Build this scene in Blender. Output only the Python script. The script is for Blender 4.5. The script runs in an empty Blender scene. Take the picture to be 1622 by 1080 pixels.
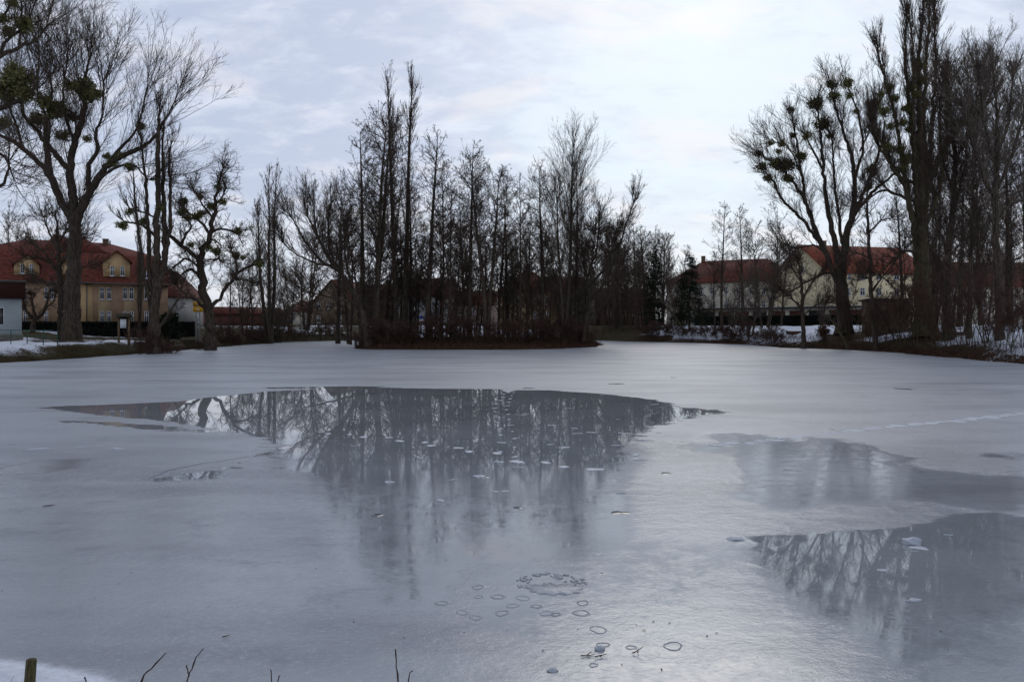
import bpy, math, random
import numpy as np
R = math.radians
scene = bpy.context.scene
COL = scene.collection
# ------------------------------------------------------------------ camera
F, HY, CX, CH = 1309.0, 515.0, 811.0, 2.5      # focal length in photo pixels, horizon row, centre column, eye height
cam_d = bpy.data.cameras.new('camera')
cam = bpy.data.objects.new('camera', cam_d); COL.objects.link(cam)
cam.location = (0, 0, CH); cam.rotation_euler = (R(90), 0, 0)
cam_d.sensor_width = 36; cam_d.lens = F / 1622 * 36
cam_d.shift_y = -25 / 1622
cam_d.clip_start = 0.05; cam_d.clip_end = 6000
scene.camera = cam
# ------------------------------------------------------------------ sun, sky, exposure
SUN_EL, SUN_AZ = R(32), R(12)                 # thin bright spot behind the clouds, beyond the pond
sd = bpy.data.lights.new('sun', 'SUN'); sd.energy = 0.5; sd.angle = R(25); sd.color = (1.0, 0.95, 0.88)
sun = bpy.data.objects.new('sun', sd); COL.objects.link(sun)
sun.rotation_euler = (R(90) - SUN_EL, 0, math.pi - SUN_AZ)
sun.location = (0, 0, 60)
scene.view_settings.view_transform = 'Standard'
scene.view_settings.look = 'None'
scene.view_settings.exposure = 0.07
scene.view_settings.gamma = 1.0
scene.view_settings.use_curve_mapping = False
scene.cycles.max_bounces = 5; scene.cycles.diffuse_bounces = 2; scene.cycles.glossy_bounces = 3
scene.cycles.transmission_bounces = 2; scene.cycles.transparent_max_bounces = 4
scene.cycles.caustics_reflective = False

world = bpy.data.worlds.new('World'); scene.world = world; world.use_nodes = True


class NT:
    def __init__(s, tree):
        s.t = tree; s.n = tree.nodes; s.l = tree.links; s.n.clear()

    def new(s, typ, **kw):
        n = s.n.new(typ)
        for k, v in kw.items():
            if k == 'ins':
                for i, val in v.items(): s.put(n.inputs[i], val)
            else: setattr(n, k, v)
        return n

    def put(s, sock, val):
        if isinstance(val, bpy.types.NodeSocket): s.l.new(val, sock)
        else: sock.default_value = val

    def math(s, op, a, b=0.0, c=None, clamp=False):
        n = s.new('ShaderNodeMath', operation=op, use_clamp=clamp)
        s.put(n.inputs[0], a); s.put(n.inputs[1], b)
        if c is not None: s.put(n.inputs[2], c)
        return n.outputs[0]

    def vmath(s, op, a, b):
        n = s.new('ShaderNodeVectorMath', operation=op)
        s.put(n.inputs[0], a); s.put(n.inputs[1], b)
        return n.outputs['Value'] if op == 'DOT_PRODUCT' else n.outputs[0]

    def mix(s, f, a, b, blend='MIX'):
        n = s.new('ShaderNodeMix', data_type='RGBA', blend_type=blend)
        s.put(n.inputs[0], f); s.put(n.inputs[6], a); s.put(n.inputs[7], b)
        return n.outputs[2]

    def ramp(s, f, lo, hi, a=0.0, b=1.0, smooth=True):
        n = s.new('ShaderNodeMapRange', interpolation_type='SMOOTHSTEP' if smooth else 'LINEAR')
        s.put(n.inputs[0], f); s.put(n.inputs[1], lo); s.put(n.inputs[2], hi); s.put(n.inputs[3], a); s.put(n.inputs[4], b)
        return n.outputs[0]

    def noise(s, vec, scale, detail=4.0, rough=0.5, dist=0.0):
        n = s.new('ShaderNodeTexNoise')
        s.put(n.inputs['Vector'], vec); s.put(n.inputs['Scale'], scale); s.put(n.inputs['Detail'], detail)
        s.put(n.inputs['Roughness'], rough); s.put(n.inputs['Distortion'], dist)
        return n.outputs[0]

    def stretch(s, vec, sc, rot=(0, 0, 0)):
        n = s.new('ShaderNodeMapping')
        s.put(n.inputs[0], vec); n.inputs[2].default_value = rot; n.inputs[3].default_value = sc
        return n.outputs[0]


w = NT(world.node_tree)
tc = w.new('ShaderNodeTexCoord')
sky = w.new('ShaderNodeTexSky', sky_type='NISHITA', sun_disc=False)
sky.sun_elevation = SUN_EL; sky.sun_rotation = SUN_AZ; sky.altitude = 200; sky.dust_density = 2.0
d_ = tc.outputs['Generated']
sep = w.new('ShaderNodeSeparateXYZ'); w.put(sep.inputs[0], d_)
zc = w.math('MAXIMUM', w.math('ADD', sep.outputs[2], 0.36), 0.15)
cmb = w.new('ShaderNodeCombineXYZ')
w.put(cmb.inputs[0], w.math('DIVIDE', sep.outputs[0], zc)); w.put(cmb.inputs[1], w.math('DIVIDE', sep.outputs[1], zc))
pl = cmb.outputs[0]
n1 = w.noise(w.stretch(pl, (0.8, 1.0, 1), (0, 0, R(38))), 2.6, 6, 0.55, 0.3)
n2 = w.noise(w.stretch(pl, (1.2, 2.2, 1), (0, 0, R(52))), 6.5, 7, 0.62, 0.4)
n3 = w.noise(pl, 0.45, 2, 0.5)
cl = w.math('ADD', w.math('MULTIPLY', n1, 0.55), w.math('MULTIPLY', n2, 0.45))
cl = w.math('ADD', cl, w.math('MULTIPLY', w.math('SUBTRACT', n3, 0.5), 0.5))
cloud = w.mix(w.ramp(cl, 0.42, 0.58), (4.95, 5.65, 7.3, 1), (6.9, 7.45, 8.7, 1))
bv = np.array([0.23, 1, 0.30]); bv /= np.linalg.norm(bv)
lobe = w.vmath('DOT_PRODUCT', d_, tuple(bv))
lobe = w.ramp(lobe, 0.93, 1.01)
lobe = w.math('MULTIPLY', lobe, w.ramp(cl, 0.30, 0.60, 0.35, 1.0))
cloud = w.mix(lobe, cloud, (6.9, 8.2, 9.4, 1))
pk = w.ramp(w.noise(w.stretch(pl, (1, 1.6, 1), (0, 0, R(-40))), 3.6, 5, 0.6, 0.3), 0.50, 0.68, 0.0, 0.6)
cloud = w.mix(pk, cloud, (8.2, 8.0, 8.45, 1))
hz = w.ramp(sep.outputs[2], 0.0, 0.16, 0.55, 0.0)
cloud = w.mix(hz, cloud, (7.6, 8.2, 9.0, 1))
zen = w.ramp(sep.outputs[2], 0.37, 0.75, 0.0, 1.0)
cloud = w.mix(zen, cloud, (3.5, 3.85, 4.7, 1))
full = w.mix(0.9, sky.outputs[0], cloud)
# the ground half of the world dome stays dull
full = w.mix(w.ramp(sep.outputs[2], -0.05, -0.01, 1.0, 0.0), full, (1.0, 1.0, 1.1, 1))
bg = w.new('ShaderNodeBackground', ins={0: full, 1: 0.1})
wo = w.new('ShaderNodeOutputWorld'); w.l.new(bg.outputs[0], wo.inputs[0])

# ------------------------------------------------------------------ helpers
def X(px, d): return (px - CX) / F * d
def Z(py, d): return CH + (HY - py) / F * d
def ice_d(py): return CH * F / (py - HY)


def ice_pt(px, py):
    d = ice_d(py); return X(px, d), d


MATS = {}


def mat(name, col, rough=0.85, var=0.25, scale=6.0, bump=0.0, spec=0.25, col2=None, metal=0.0, stretch=(1, 1, 1), thr=(0.35, 0.65)):
    if name in MATS: return MATS[name]
    m = bpy.data.materials.new(name); m.use_nodes = True
    t = NT(m.node_tree)
    tcn = t.new('ShaderNodeTexCoord').outputs['Object']
    v = t.stretch(tcn, stretch)
    n = t.noise(v, scale, 5, 0.6)
    c2 = col2 if col2 else tuple(c * (1 - var) for c in col)
    c = t.mix(t.ramp(n, *thr), (*c2, 1), (*col, 1))
    p = t.new('ShaderNodeBsdfPrincipled', ins={'Base Color': c, 'Roughness': rough, 'Metallic': metal, 'Specular IOR Level': spec})
    if bump:
        b = t.new('ShaderNodeBump', ins={'Strength': 0.6, 'Distance': bump, 'Height': t.noise(v, scale * 2.5, 5, 0.65)})
        t.l.new(b.outputs[0], p.inputs['Normal'])
    o = t.new('ShaderNodeOutputMaterial'); t.l.new(p.outputs[0], o.inputs[0])
    MATS[name] = m
    return m


def new_obj(name, me, parent=None):
    o = bpy.data.objects.new(name, me); COL.objects.link(o)
    if parent is not None: o.parent = parent
    return o


def tag(o, label=None, cat=None, group=None, kind=None):
    if label: o['label'] = label
    if cat: o['category'] = cat
    if group: o['group'] = group
    if kind: o['kind'] = kind
    return o


def empty(name, loc, rz=0.0, label=None, cat=None, group=None, sc=1.0):
    o = bpy.data.objects.new(name, None); COL.objects.link(o)
    o.empty_display_size = 0.2
    o.location = loc; o.rotation_euler = (0, 0, rz)
    o.scale = (sc, sc, sc) if not isinstance(sc, tuple) else sc
    return tag(o, label, cat, group)


class MB:
    """Collects polygons (quads as arrays, any polygon as lists) and links them as one mesh object."""
    def __init__(s): s.v = []; s.q = []; s.t = []; s.f = []; s.n = 0

    def add(s, v, q=None, t=None, f=None):
        v = np.asarray(v, dtype=np.float64).reshape(-1, 3)
        if q is not None: s.q.append(np.asarray(q, dtype=np.int64) + s.n)
        if t is not None: s.t.append(np.asarray(t, dtype=np.int64) + s.n)
        if f is not None: s.f += [[i + s.n for i in x] for x in f]
        s.v.append(v); s.n += len(v)

    def box(s, x0, x1, y0, y1, z0, z1):
        v = [(x0, y0, z0), (x1, y0, z0), (x1, y1, z0), (x0, y1, z0), (x0, y0, z1), (x1, y0, z1), (x1, y1, z1), (x0, y1, z1)]
        s.add(v, q=[(0, 3, 2, 1), (4, 5, 6, 7), (0, 1, 5, 4), (1, 2, 6, 5), (2, 3, 7, 6), (3, 0, 4, 7)]); return s

    def tube(s, pts, rad, S=4, cap=False):
        """pts (N,K,3), rad (N,K): N tapered tubes."""
        N, K, _ = pts.shape
        T = np.empty_like(pts)
        T[:, 1:-1] = pts[:, 2:] - pts[:, :-2]; T[:, 0] = pts[:, 1] - pts[:, 0]; T[:, -1] = pts[:, -1] - pts[:, -2]
        T = nrm(T)
        mean = nrm(pts[:, -1] - pts[:, 0])
        ref = np.where(np.abs(mean[:, 2:3]) > 0.8, np.array([[1., 0, 0]]), np.array([[0, 0, 1.]]))
        u = nrm(np.cross(T, ref[:, None, :])); v = np.cross(T, u)
        a = np.arange(S) * 2 * np.pi / S
        ring = pts[:, :, None, :] + rad[:, :, None, None] * (np.cos(a)[None, None, :, None] * u[:, :, None, :] + np.sin(a)[None, None, :, None] * v[:, :, None, :])
        k = np.arange(K - 1)[:, None]; j = np.arange(S)[None, :]
        b0 = k * S + j; b1 = k * S + (j + 1) % S
        q = np.stack([b0, b1, b1 + S, b0 + S], -1).reshape(1, -1, 4) + (np.arange(N) * K * S)[:, None, None]
        s.add(ring.reshape(-1, 3), q=q.reshape(-1, 4))
        if cap:
            for i in range(N):
                base = s.n - N * K * S + i * K * S
                s.f.append([base + (K - 1) * S + x for x in range(S)])
                s.f.append([base + x for x in reversed(range(S))])
        return s

    def cards(s, c, u, v):
        """quads centred at c with half vectors u, v"""
        n = len(c)
        P = np.stack([c - u - v, c + u - v, c + u + v, c - u + v], 1).reshape(-1, 3)
        s.add(P, q=np.arange(n * 4).reshape(n, 4)); return s

    def mesh(s, name, m, smooth=False):
        me = bpy.data.meshes.new(name)
        V = np.concatenate(s.v) if s.v else np.zeros((0, 3))
        loops = []; sizes = []
        for arr, k in ((s.q, 4), (s.t, 3)):
            if arr:
                a = np.concatenate(arr); loops.append(a.reshape(-1)); sizes.append(np.full(len(a), k))
        if s.f:
            loops.append(np.array([i for x in s.f for i in x])); sizes.append(np.array([len(x) for x in s.f]))
        L = np.concatenate(loops).astype(np.int32); sz = np.concatenate(sizes).astype(np.int32)
        me.vertices.add(len(V)); me.vertices.foreach_set('co', V.astype(np.float32).reshape(-1))
        me.loops.add(len(L)); me.loops.foreach_set('vertex_index', L)
        me.polygons.add(len(sz))
        st = np.concatenate([[0], np.cumsum(sz)[:-1]]).astype(np.int32)
        me.polygons.foreach_set('loop_start', st); me.polygons.foreach_set('loop_total', sz)
        if smooth: me.polygons.foreach_set('use_smooth', np.ones(len(sz), dtype=bool))
        me.update(calc_edges=True); me.validate()
        if m: me.materials.append(m)
        return me

    def build(s, name, m, parent=None, smooth=False):
        return new_obj(name, s.mesh(name, m, smooth), parent)


def nrm(v): return v / np.maximum(np.linalg.norm(v, axis=-1, keepdims=True), 1e-9)


# value noise in numpy for the terrain
_g = np.random.default_rng(5).random((256, 256))


def vnoise(x, y):
    xi = np.floor(x).astype(int); yi = np.floor(y).astype(int); fx = x - xi; fy = y - yi
    fx = fx * fx * (3 - 2 * fx); fy = fy * fy * (3 - 2 * fy)
    g = lambda a, b: _g[a % 256, b % 256]
    return (g(xi, yi) * (1 - fx) + g(xi + 1, yi) * fx) * (1 - fy) + (g(xi, yi + 1) * (1 - fx) + g(xi + 1, yi + 1) * fx) * fy


def fbm(x, y, o=4):
    r = 0; a = 0.5
    for i in range(o):
        r = r + a * (vnoise(x * 2 ** i + 17 * i, y * 2 ** i + 9 * i) - 0.5); a *= 0.5
    return r


def poly_sd(px, py, poly):
    """signed distance, positive inside"""
    P = np.array(poly, float); Q = np.roll(P, -1, 0)
    best = np.full(px.shape, 1e9); inside = np.zeros(px.shape, bool)
    for (ax, ay), (bx, by) in zip(P, Q):
        ex, ey = bx - ax, by - ay
        t = np.clip(((px - ax) * ex + (py - ay) * ey) / (ex * ex + ey * ey + 1e-12), 0, 1)
        best = np.minimum(best, np.hypot(px - ax - t * ex, py - ay - t * ey))
        c = ((ay > py) != (by > py)) & (px < (bx - ax) * (py - ay) / (by - ay + 1e-12) + ax)
        inside ^= c
    return np.where(inside, best, -best)


def smooth01(t): t = np.clip(t, 0, 1); return t * t * (3 - 2 * t)


# ------------------------------------------------------------------ terrain
SHORE = [(-7, 6.5), (-5, 6.25), (-3.8, 6.05), (-2.9, 5.75), (-2.1, 5.35), (0, 4.9), (5, 4.6), (14, 5.5), (26, 9), (33, 20), (34, 35),
         (32.7, 52.8), (33.7, 64), (35, 78), (32.9, 87), (29.8, 91), (30.4, 105), (25.8, 117), (18.2, 126), (13, 137), (2, 143),
         (-18, 143), (-27, 134), (-33.4, 121), (-33.6, 102), (-32.8, 84), (-32.5, 69.6), (-32.9, 60.6), (-33.8, 54.5), (-35, 40), (-33, 22), (-22, 9)]
ISLAND = [(-17, 88), (-15, 85.3), (-7, 84), (0, 84), (4.5, 87), (9.6, 95), (11.5, 104), (6, 111), (-6, 113), (-14, 109), (-18, 98)]


def height(x, y):
    """(height, signed distance to shore on land, island mask)"""
    x = np.asarray(x, float); y = np.asarray(y, float)
    wob = 1.1 * fbm(x * 0.35, y * 0.35, 3)
    near = smooth01((14 - y) / 8)
    wob = wob * (1 - near) + 0.25 * fbm(x * 1.5, y * 1.5, 3) * near
    s = -poly_sd(x, y, SHORE) + wob
    si = poly_sd(x, y, ISLAND) + wob
    right = smooth01((x - 12) / 14) * smooth01((y - 20) / 20)
    back = smooth01((y - 112) / 12)
    # profile on land
    hl = 0.95 * smooth01(s / 4.0) + 1.05 * smooth01((s - 13) / 14)
    hr = 0.8 * smooth01(s / 3.0) + 0.9 * smooth01((s - 2) / 6) + 0.75 * smooth01((s - 7) / 9)
    hb = 0.9 * smooth01(s / 3.0) + 1.4 * smooth01((s - 2) / 9)
    h = hl * (1 - right) + hr * right
    h = h * (1 - back) + hb * back
    hn = 0.22 * smooth01((s + 0.1) / 1.4) + 0.75 * smooth01((s - 0.9) / 2.6)
    h = h * (1 - near) + hn * near
    isl = si > s
    hi = 0.42 * smooth01(si / 1.3) + 0.45 * smooth01((si - 1) / 7)
    h = np.where(isl, hi, h)
    ss = np.where(isl, si, s)
    rough = fbm(x * 0.9, y * 0.9, 4) * 0.42 + fbm(x * 0.12, y * 0.12, 2) * 0.35
    h = h + rough * smooth01(ss / 1.5) * (1 - 0.85 * near)
    h = np.where(ss < 0, np.maximum(-0.6, ss * 0.5), h)
    for fx, fy in ((108, 1071), (46, 1050), (150, 1085)):          # footprints sunk in the near snow
        X0, Y0 = ice_pt(fx, fy)
        h = h - 0.07 * np.exp(-(((x - X0) / 0.11) ** 2 + ((y - Y0) / 0.07) ** 2) ** 2)
    return h, ss, isl


def gz(x, y): return float(height(np.array([x]), np.array([y]))[0][0])


def axis(segs):
    out = []
    for a, b, st in segs: out += list(np.arange(a, b, st))
    out.append(segs[-1][1]); return np.array(out)


xs = axis([(-1500, -300, 150), (-300, -100, 20), (-100, -55, 3), (-55, -30, 0.35), (-30, -6, 1.0), (-6, 0.5, 0.06), (0.5, 28, 0.7), (28, 60, 0.35), (60, 110, 3), (110, 300, 20), (300, 1500, 150)])
ys = axis([(-400, -40, 60), (-40, 3, 2), (3, 7.2, 0.06), (7.2, 50, 0.8), (50, 100, 0.4), (100, 160, 0.8), (160, 240, 6), (240, 500, 30), (500, 2400, 200)])
GX, GY = np.meshgrid(xs, ys)
H, SS, ISL = height(GX, GY)
nx, ny = len(xs), len(ys)
mb = MB()
ii = np.arange(nx * ny).reshape(ny, nx)
quads = np.stack([ii[:-1, :-1], ii[:-1, 1:], ii[1:, 1:], ii[1:, :-1]], -1).reshape(-1, 4)
mb.add(np.stack([GX, GY, H], -1).reshape(-1, 3), q=quads)


def ground_material():
    m = bpy.data.materials.new('snowy_grass'); m.use_nodes = True
    t = NT(m.node_tree)
    P = t.new('ShaderNodeTexCoord').outputs['Object']
    a = t.new('ShaderNodeAttribute', attribute_name='snow').outputs['Fac']
    li = t.new('ShaderNodeAttribute', attribute_name='litter').outputs['Fac']
    n = t.noise(P, 0.55, 7, 0.68)
    nf = t.noise(t.stretch(P, (1.0, 2.2, 1)), 5.0, 6, 0.75)
    f = t.math('ADD', t.math('MULTIPLY', n, 0.42), t.math('MULTIPLY', nf, 0.58))
    f = t.math('ADD', f, t.math('SUBTRACT', a, 0.5))
    f = t.ramp(f, 0.475, 0.545)
    g = t.mix(t.ramp(t.noise(P, 3.0, 6, 0.7), 0.3, 0.7), (0.022, 0.018, 0.010, 1), (0.07, 0.062, 0.030, 1))
    l = t.mix(t.ramp(t.noise(P, 9.0, 6, 0.75), 0.35, 0.65), (0.02, 0.012, 0.008, 1), (0.085, 0.042, 0.022, 1))
    g = t.mix(li, g, l)
    s = t.mix(t.ramp(t.noise(P, 14.0, 4, 0.6), 0.3, 0.7), (0.66, 0.70, 0.80, 1), (0.80, 0.83, 0.90, 1))
    c = t.mix(f, g, s)
    p = t.new('ShaderNodeBsdfPrincipled', ins={'Base Color': c, 'Roughness': 0.9, 'Specular IOR Level': 0.1})
    b = t.new('ShaderNodeBump', ins={'Strength': 0.8, 'Distance': 0.06, 'Height': t.noise(P, 7.0, 7, 0.7)})
    t.l.new(b.outputs[0], p.inputs['Normal'])
    o = t.new('ShaderNodeOutputMaterial'); t.l.new(p.outputs[0], o.inputs[0])
    return m


ground = mb.build('ground', ground_material(), smooth=True); tag(ground, kind='structure')
snow = 0.40 + 0.14 * smooth01((SS - 1.8) / 2.0) + 0.9 * fbm(GX * 0.09, GY * 0.09, 2)
snow = np.where((GX < -20) & (GY > 20), snow - 0.03 - 0.20 * (1 - smooth01((SS - 0.8) / 1.0)) + 0.05 * smooth01((SS - 2) / 2) * (1 - smooth01((SS - 13) / 6)), snow)
snow = np.where((GX < -20) & (GY > 84) & (SS > 1), snow - 0.22, snow)
snow = np.where((GX > 20) & (GY > 20) & (SS < 10), snow + 0.02 * SS - 0.04, snow)
clear = np.exp(-(((GX - 38) / 7) ** 2 + ((GY - 104) / 9) ** 2))
snow = snow + 0.3 * clear
snow = np.where(GY < 12, 0.95, snow)
snow = np.where(GY > 125, snow + 0.05, snow)
snow = np.where((GX > 20) & (GY > 20) & ~ISL, snow + 0.085 * smooth01((SS - 0.8) / 2), snow)
snow = np.where((GX > 5) & (GX < 24) & (GY > 122), snow - 0.30, snow)
snow = np.where(ISL, 0.12, snow)
for tx, ty, tr in ((-40, 74, 2.6), (-31.5, 72, 1.5), (-30, 82, 4), (37, 91, 3.0), (40, 78, 3.5)):
    snow = snow - 0.45 * np.exp(-(((GX - tx) / tr) ** 2 + ((GY - ty) / tr) ** 2))
at = ground.data.attributes.new('snow', 'FLOAT', 'POINT'); at.data.foreach_set('value', snow.reshape(-1).astype(np.float32))
lit = np.where(ISL, 1.0, np.where((GX > 20) & (SS < 12), 0.6, 0.15))
at = ground.data.attributes.new('litter', 'FLOAT', 'POINT'); at.data.foreach_set('value', lit.reshape(-1).astype(np.float32))

# ------------------------------------------------------------------ ice
rows = np.concatenate([np.arange(1110, 640, -1.6), np.arange(640, 533, -0.8)])
cols = np.arange(-700, 2330, 5.0)
PX, PY = np.meshgrid(cols, rows)
D = ice_d(PY); IX = X(PX, D); IY = D
mb = MB(); nyi, nxi = PX.shape
ii = np.arange(nxi * nyi).reshape(nyi, nxi)
q = np.stack([ii[:-1, :-1], ii[:-1, 1:], ii[1:, 1:], ii[1:, :-1]], -1).reshape(-1, 4)
IZ = np.zeros_like(IX)
mb.add(np.stack([IX, IY, IZ], -1).reshape(-1, 3), q=q)


def wpoly(pts): return [ice_pt(*p) for p in pts]


def field(pts):
    """signed distance in the outline's own plane, in metres, scaled by how far away it lies"""
    return poly_sd(IX, IY, wpoly(pts)) / (IY * 0.055)


PA = [(60, 645), (150, 641), (280, 636), (330, 629), (420, 620), (560, 613), (700, 615.5), (792, 616), (805, 622), (815, 617.5), (870, 618), (960, 624), (1040, 633), (1085, 645), (1160, 652),
      (1120, 657), (1070, 668), (1030, 680), (1010, 700), (990, 740), (970, 775), (930, 800), (850, 802), (700, 795), (600, 778), (520, 768), (450, 745), (430, 700), (400, 690), (330, 680), (270, 668), (150, 657)]
PA1 = [(410, 613.5), (560, 611.5), (620, 612), (560, 616), (430, 615.5)]
PA2 = [(95, 667), (180, 668), (260, 673), (345, 682), (330, 684), (230, 681)]
PB = [(225, 760), (300, 748), (345, 738), (386, 729), (388, 737), (350, 757), (290, 763)]
PC = [(1100, 668), (1180, 676), (1240, 690), (1320, 686), (1372, 690), (1400, 702), (1470, 719), (1570, 722), (1500, 736), (1700, 752), (1700, 792), (1500, 797), (1380, 806), (1190, 812), (1130, 775), (1100, 710)]
PD = [(1170, 845), (1290, 840), (1420, 831), (1500, 812), (1570, 806), (1720, 835), (1720, 905), (1620, 975), (1540, 1035), (1420, 1060), (1370, 1010), (1250, 965), (1190, 905)]
PE = [(470, 730), (600, 770), (1000, 780), (1010, 870), (880, 890), (740, 900), (690, 970), (600, 960), (520, 880)]
PG = [(700, 830), (1250, 850), (1500, 900), (1700, 900), (1700, 1200), (850, 1200), (720, 1000)]
PL = [(0, 740), (60, 728), (160, 724), (130, 740), (60, 752), (-40, 752)]
fA, fA1, fA2, fB, fC, fD, fE, fG, fL = [field(p) for p in (PA, PA1, PA2, PB, PC, PD, PE, PG, PL)]
wet = np.maximum.reduce([np.clip(fA, -1, 0.6 + 0 * fA), fA1, fA2, np.clip(fB, -1, 0.4), fD - 0.15])
# deeper into the main patch the film gives way to re-frozen, rougher ice
quality = np.full_like(wet, 0.95)
quality = np.where(fA > -0.4, 0.97 - 0.20 * smooth01((PY - 700) / 90), quality)
quality = np.where(fD > -0.5, 0.95 - 0.22 * smooth01((PY - 900) / 130) - 0.20 * smooth01((PX - 1540) / 80), quality)
soft = np.maximum.reduce([0.60 * smooth01((fC + 0.25 + 4.5 * fbm(IX * 0.6, IY * 0.35, 5)) / 1.1), 0.76 * smooth01((fE + 0.9) / 1.6), 0.54 * smooth01((fG + 1.2) / 2.6), 0.5 * smooth01((fL + 0.2) / 0.6),
                          0.80 * smooth01((fD + 1.2) / 1.9) * smooth01((PY - 845) / 40), 0.62 * smooth01((fA + 1.0) / 1.3) * smooth01((PY - 680) / 50), 0.30 * smooth01((PY - 640) / 200)])
frost = np.clip(np.exp(-np.clip(-SS.min() * 0 + (-height(IX, IY)[1]), 0, 50) / 0.16) * (IY < 12), 0, 1)
frost = np.maximum(frost, 0.34 * (IY < 9) * smooth01((330 - PX) / 500) * smooth01((PY - 990) / 80))


ragged = 0.30 + 2.2 * smooth01((PY - 650) / 60) + 0.9 * smooth01((PX - 980) / 80) + 0.9 * smooth01((230 - PX) / 120)
ragged = np.where(fD > -1.0, 1.3 + 1.2 * smooth01((PY - 850) / 60), ragged)


def ice_material():
    m = bpy.data.materials.new('pond_ice'); m.use_nodes = True
    t = NT(m.node_tree)
    P = t.new('ShaderNodeTexCoord').outputs['Object']
    A = lambda n: t.new('ShaderNodeAttribute', attribute_name=n).outputs['Fac']
    wet, qual, soft, frost, rag = A('wet'), A('quality'), A('soft'), A('frost'), A('ragged')
    big = t.noise(P, 0.35, 6, 0.6)
    fine = t.noise(P, 3.0, 6, 0.7)
    vf = t.noise(t.stretch(P, (1, 1.6, 1)), 14.0, 5, 0.7)
    streak = t.noise(t.stretch(P, (0.12, 0.34, 1), (0, 0, R(8))), 1.0, 4, 0.6)
    edge = t.math('ADD', wet, t.math('MULTIPLY', t.math('SUBTRACT', t.noise(t.stretch(P, (1, 1.8, 1)), 1.1, 8, 0.72), 0.5), rag))
    W = t.ramp(edge, t.math('MULTIPLY', rag, -0.03), t.math('ADD', t.math('MULTIPLY', rag, 0.10), 0.02))
    W = t.math('MULTIPLY', W, qual)
    # specks of frost still sitting in the film
    speck = t.ramp(t.math('ADD', vf, t.math('MULTIPLY', qual, 0.16)), 0.50, 0.60, 0.55, 1.0)
    W = t.math('MULTIPLY', W, speck)
    S = t.math('MULTIPLY', t.math('ADD', soft, t.math('MULTIPLY', t.math('SUBTRACT', big, 0.5), 0.35)), t.ramp(t.math('ADD', t.math('MULTIPLY', fine, 0.5), t.math('MULTIPLY', vf, 0.5)), 0.38, 0.60, 0.65, 1.25))
    W = t.math('MAXIMUM', W, S)
    rough = t.math('MAXIMUM', t.math('ADD', t.ramp(W, 0.0, 0.36, 0.30, 0.0, smooth=False), t.ramp(W, 0.2, 0.56, 0.12, 0.036, smooth=False)), 0.0)
    rough = t.math('MINIMUM', rough, t.ramp(W, 0.4, 0.9, 0.14, 0.010, smooth=False)) if False else t.math('SUBTRACT', rough, t.ramp(W, 0.5, 0.85, 0.0, 0.028, smooth=False))
    matte = t.mix(t.ramp(streak, 0.32, 0.60), (0.235, 0.252, 0.285, 1), (0.395, 0.42, 0.455, 1))
    matte = t.mix(t.ramp(t.noise(P, 0.12, 4, 0.6), 0.35, 0.65, 0.0, 0.5), matte, (0.31, 0.33, 0.365, 1))
    matte = t.mix(t.math('MULTIPLY', t.ramp(vf, 0.52, 0.72), 0.45), matte, (0.52, 0.55, 0.60, 1))
    matte = t.mix(t.math('MULTIPLY', t.ramp(t.noise(t.stretch(P, (0.7, 1, 1)), 1.3, 9, 0.72, 0.4), 0.54, 0.68), 0.5), matte, (0.17, 0.19, 0.225, 1))
    matte = t.mix(t.math('MULTIPLY', t.ramp(t.noise(P, 38.0, 3, 0.6), 0.62, 0.72), 0.5), matte, (0.62, 0.65, 0.70, 1))
    clear = t.mix(t.ramp(big, 0.3, 0.7), (0.20, 0.22, 0.235, 1), (0.28, 0.305, 0.325, 1))
    c = t.mix(t.math('POWER', W, 2.4), matte, clear)
    fr = t.math('ADD', frost, t.math('MULTIPLY', t.math('SUBTRACT', t.noise(P, 6.0, 9, 0.85), 0.5), 1.1))
    fr = t.math('MULTIPLY', t.ramp(fr, 0.30, 0.95), t.ramp(vf, 0.3, 0.6, 0.6, 1.0))
    c = t.mix(fr, c, (0.76, 0.80, 0.88, 1))
    rough = t.math('ADD', rough, t.math('MULTIPLY', fr, 0.4), clamp=True)
    # far away the frosted film has fine grain only; near by it is dimpled
    hgt = t.math('ADD', t.math('MULTIPLY', fine, 0.6), t.math('MULTIPLY', vf, 0.16))
    hgt = t.math('ADD', hgt, t.math('MULTIPLY', t.noise(t.stretch(P, (1, 2.4, 1)), 30.0, 3, 0.6), 0.05))
    bs = t.math('POWER', t.math('SUBTRACT', 1.0, t.math('MULTIPLY', W, 0.99)), 2.5)
    b = t.new('ShaderNodeBump', ins={'Strength': bs, 'Distance': 0.05, 'Height': hgt})
    p = t.new('ShaderNodeBsdfPrincipled', ins={'Base Color': c, 'Roughness': rough, 'IOR': 1.33})
    p.inputs['Specular IOR Level'].default_value = 0.5
    t.l.new(b.outputs[0], p.inputs['Normal'])
    o = t.new('ShaderNodeOutputMaterial'); t.l.new(p.outputs[0], o.inputs[0])
    return m


ice = mb.build('frozen_water', ice_material(), smooth=True); tag(ice, kind='structure')
for nme, arr in (('wet', wet), ('quality', quality), ('soft', soft), ('frost', frost), ('ragged', ragged)):
    at = ice.data.attributes.new(nme, 'FLOAT', 'POINT'); at.data.foreach_set('value', arr.reshape(-1).astype(np.float32))

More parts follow.
